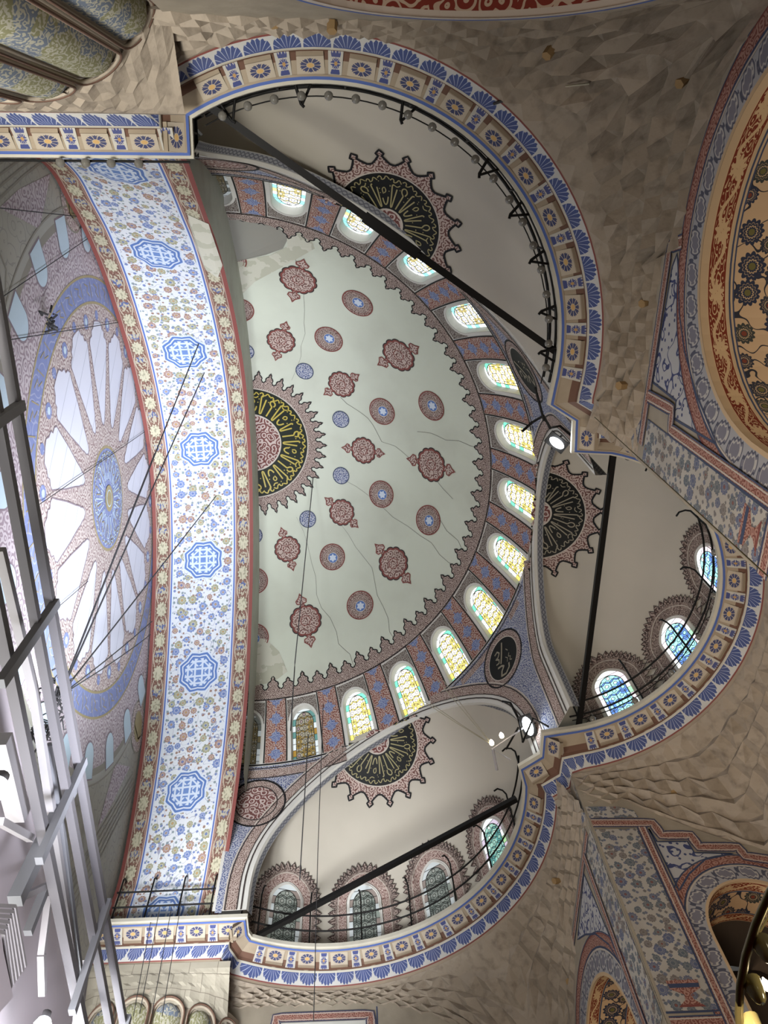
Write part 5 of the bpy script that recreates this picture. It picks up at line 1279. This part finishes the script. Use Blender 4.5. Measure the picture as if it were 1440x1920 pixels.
for i in range(16):
    p=ray(rd.gauss(94,5),rd.gauss(607,9),x=-3.6); q=p+np.array([rd.uniform(-.1,.1),rd.uniform(-.2,.2),rd.uniform(-.25,.2)]); mb.tube([p,(p+q)/2+np.array([rd.uniform(-.15,.15) for _ in range(3)]),q],.03,'cable',4)
mb.done('cable_tangle',None,True,label='small dark cable bundle in front of the blue printed inscription',cat='cable tangle')
cable([tuple(ray(587,897,z=5.0)),tuple(ray(553,1243,z=-2.2)),tuple(ray(545,1370,z=-9.5))],.02,'thick dark cable hanging down the semi-dome plaster')
cable([tuple(ray(578,1377,z=-9)),tuple(ray(562,1650,z=-12))],.016,'dark hanging wire over the lower exedra plaster')
cable([tuple(ray(606,1320,z=-9)),tuple(ray(596,1598,z=-12)),tuple(ray(588,1915,z=-16))],.011,'long thin wire hanging past the lower railing')
for a,b in (((340,1690),(304,1905)),((322,1700),(285,1900)),((300,1700),(262,1900)),((285,1715),(250,1905))): cable([tuple(ray(a[0],a[1],z=-9.2)),tuple(ray(b[0],b[1],z=-14.5))],.011,'thin dark wire hanging before the lower pillar, reaching %s'%('the rightmost flute' if a[0]==340 else 'the second flute' if a[0]==322 else 'the third flute' if a[0]==300 else 'the leftmost flute'))
cable([tuple(ray(925,195,z=-10.5)),tuple(ray(1180,110,z=-11.6)),tuple(ray(1440,-5,z=-13.2))],.03,'long grey cable crossing the upper right stalactites',sag=.05)
cable([tuple(ray(1060,162,z=-11.6)),tuple(ray(1105,157,z=-11.8))],.02,'short pale stick lodged in the upper stalactites','cable_pale')
for P,lab in (([(940,700),(760,640),(620,560)],'thin grey wire over the upper right of the semi-dome'),([(870,1340),(1000,1500)],'faint wire in the lower exedra')):
    pass
# ------------------------------------------------------------------ steel truss at the left
tr=empty('steel_truss',(-1,0,-17),label='grey steel lattice truss running down the left edge',cat='truss')
X0=-1.0
for z0,z1 in ((-16.75,-16.33),(-17.45,-17.08)):
    mb=MB(); mb.beam((X0,-12,z0-.1),(X0,14,z1+.05),.15,.15,'steel'); mb.done('chord',tr)
mb=MB(); mb.beam((X0-.1,-12,-18.55),(X0-.1,14,-18.0),.17,.17,'steel'); mb.done('chord',tr)
for y in (-7.6,-4.0,-.45,3.35,7.1):
    zt_=-16.5+.03*y; mb=MB(); mb.beam((X0+.08,y,zt_),(X0+.08,y,zt_-2.5),.13,.16,'steel_pale'); mb.done('strut',tr)
mb=MB(); mb.beam(ray(205,1520,x=X0-.3) if False else ray(95,1395,x=X0-.25),ray(150,1830,x=X0-.25),.12,.12,'steel_pale'); mb.done('strut',tr)
# second, nearer frame in the bottom-left corner: posts, braces, sheet and stacked boards
sc=empty('scaffold_tower',(-3,0,-20),label='pale steel scaffold frame with sheeting in the lower left corner',cat='scaffold')
def sb(px,w,mt='steel_pale',x=-1.9,name='tube',tilt=0):
    P=[ray(a,b,x=x) for a,b in px]
    for p,q in zip(P[:-1],P[1:]):
        mb=MB(); mb.beam(p,q,w,w,mt); mb.done(name,sc)
xs=-1.3
sb([(0,1030),(62,1290),(150,1880)],.14,'steel_white',xs)
sb([(140,1465),(75,1590),(28,1690)],.22,'steel_pale',xs+.1,'brace')
sb([(0,1540),(58,1572)],.12,'steel_white',xs,'brace'); sb([(22,1692),(92,1658)],.10,'steel_white',xs,'brace')
sb([(85,1665),(52,1750)],.14,'steel_pale',xs-.1,'brace'); sb([(92,1680),(78,1790),(80,1865)],.12,'steel_white',xs-.1,'brace'); sb([(160,1800),(145,1920)],.16,'steel_white',xs,'brace')
sb([(0,1385),(35,1530)],.3,'steel_white',xs-.2,'brace')
def sheet(px,mt,x,name):
    P=[ray(a,b,x=x) for a,b in px]; Q=[p+np.array([-.05,0,0]) for p in P]; n=len(P); mb=MB(); mb.add(P+Q,[tuple(range(n)),tuple(range(2*n-1,n-1,-1))]+[(i,(i+1)%n,n+(i+1)%n,n+i) for i in range(n)],mt); mb.done(name,sc)
sheet([(-20,1240),(10,1250),(70,1500),(165,1925),(-20,1925)],'pink_sheet',xs-.6,'sheeting')
bo=empty('stacked_boards',tuple(ray(10,1750,x=-.9)),label='stack of white moulded boards at the lower left edge',cat='boards')
for i in range(6):
    P=[ray(-25,1697+i*9,x=-.9-.02*i),ray(27-i*4,1699+i*10,x=-.9-.02*i),ray(47-i*5.5,1812+i*8,x=-.9-.02*i)]
    mb=MB(); mb.beam(P[0],P[1],.05,.05,'steel_white'); mb.beam(P[1],P[2],.05,.05,'steel_white'); mb.done('board_edge',bo)
mb=MB(); mb.add([ray(-25,1760,x=-.95),ray(2,1762,x=-.95),ray(25,1870,x=-.95),ray(-25,1925,x=-.95)]+[ray(-25,1760,x=-1.05),ray(2,1762,x=-1.05),ray(25,1870,x=-1.05),ray(-25,1925,x=-1.05)],[(0,1,2,3),(7,6,5,4),(0,4,5,1),(1,5,6,2),(2,6,7,3),(3,7,4,0)],'pink_sheet'); mb.done('board_panel',bo)
for (px,py,lab,s_) in ((-8,1478,'white lamp glaring at the left edge',.2),(80,1922,'white lamp glaring at the bottom edge, left',.16)):
    p=ray(px,py,x=-1.2); root=empty('work_lamp',tuple(p),label=lab,cat='lamp'); mb=MB(); lathe(mb,[(.01,-s_),(s_*.8,-s_*.6),(s_,0),(s_*.7,s_*.6),(.02,s_)],'lamp_on',p,14); mb.done('lamp_globe',root,True); mb=MB(); lathe(mb,[(s_*.5,s_*.7),(s_*.5,s_*1.5),(.01,s_*1.6)],'steel',p,10); mb.done('lamp_cap',root,True)
    l=light('work_lamp_light','POINT',(p[0]+.45,p[1],p[2]-.3),38,(.95,.93,1),.2); l.parent=root; l.location=Vector((.45,0,-.3))
# ------------------------------------------------------------------ chandelier at the right edge, close to the camera
ch=empty('ring_chandelier',tuple(ray(1440,1790,z=-26.6)),label='brass ring chandelier with glass cups at the lower right edge',cat='chandelier')
pa=ray(1372,1925,z=-26.6); pb=ray(1436,1660,z=-26.6); dch=(pb-pa); dch/=np.linalg.norm(dch); nn=np.array([-dch[1],dch[0],0]); 
if nn@(pa-CAM)<0: nn=-nn
Rr=2.2; cc=(pa+pb)/2+nn*(Rr-.015)
mb=MB(); t=np.linspace(0,2*PI,64,endpoint=False); mb.tube([cc+Rr*np.array([math.cos(a),math.sin(a),0]) for a in t],.022,'brass',8,closed=True); mb.done('ring',ch,True)
a0=math.atan2(*((pa+pb)/2-cc)[[1,0]])
for i in range(-4,5):
    a=a0+i*.13+.05; q=cc+(Rr+0.0)*np.array([math.cos(a),math.sin(a),0]); q=q+np.array([0,0,-.02])+nn*.06
    cup=MB(); lathe(cup,[(.012,-.09),(.03,-.07),(.045,-.02),(.05,.04)],'cup_glass',q,12); cup.done('glass_cup',ch,True)
    if i in (-3,-1,1): lb=MB(); lathe(lb,[(.003,-.03),(.018,-.015),(.018,.02),(.004,.05)],'lamp_warm',q+nn*.07,10); lb.done('lit_bulb',ch,True)
mb=MB(); mb.tube([cc+nn*0+Rr*np.array([math.cos(a0),math.sin(a0),0]),cc+np.array([0,0,2.2])],.006,'brass',5)
mb.tube([cc+Rr*np.array([math.cos(a0+2.1),math.sin(a0+2.1),0]),cc+np.array([0,0,2.2])],.006,'brass',5); mb.tube([cc+Rr*np.array([math.cos(a0-2.1),math.sin(a0-2.1),0]),cc+np.array([0,0,2.2])],.006,'brass',5); mb.tube([cc+np.array([0,0,2.2]),cc+np.array([0,0,10])],.008,'brass',5); mb.done('suspension_wire',ch,True)

l=light('chandelier_bulb_light','POINT',tuple(cc+(Rr-.35)*np.array([math.cos(a0),math.sin(a0),0])+np.array([0,0,-.15])),3.0,(1,.86,.6),.05); l.parent=ch; l.location=l.location-WL[ch.name]
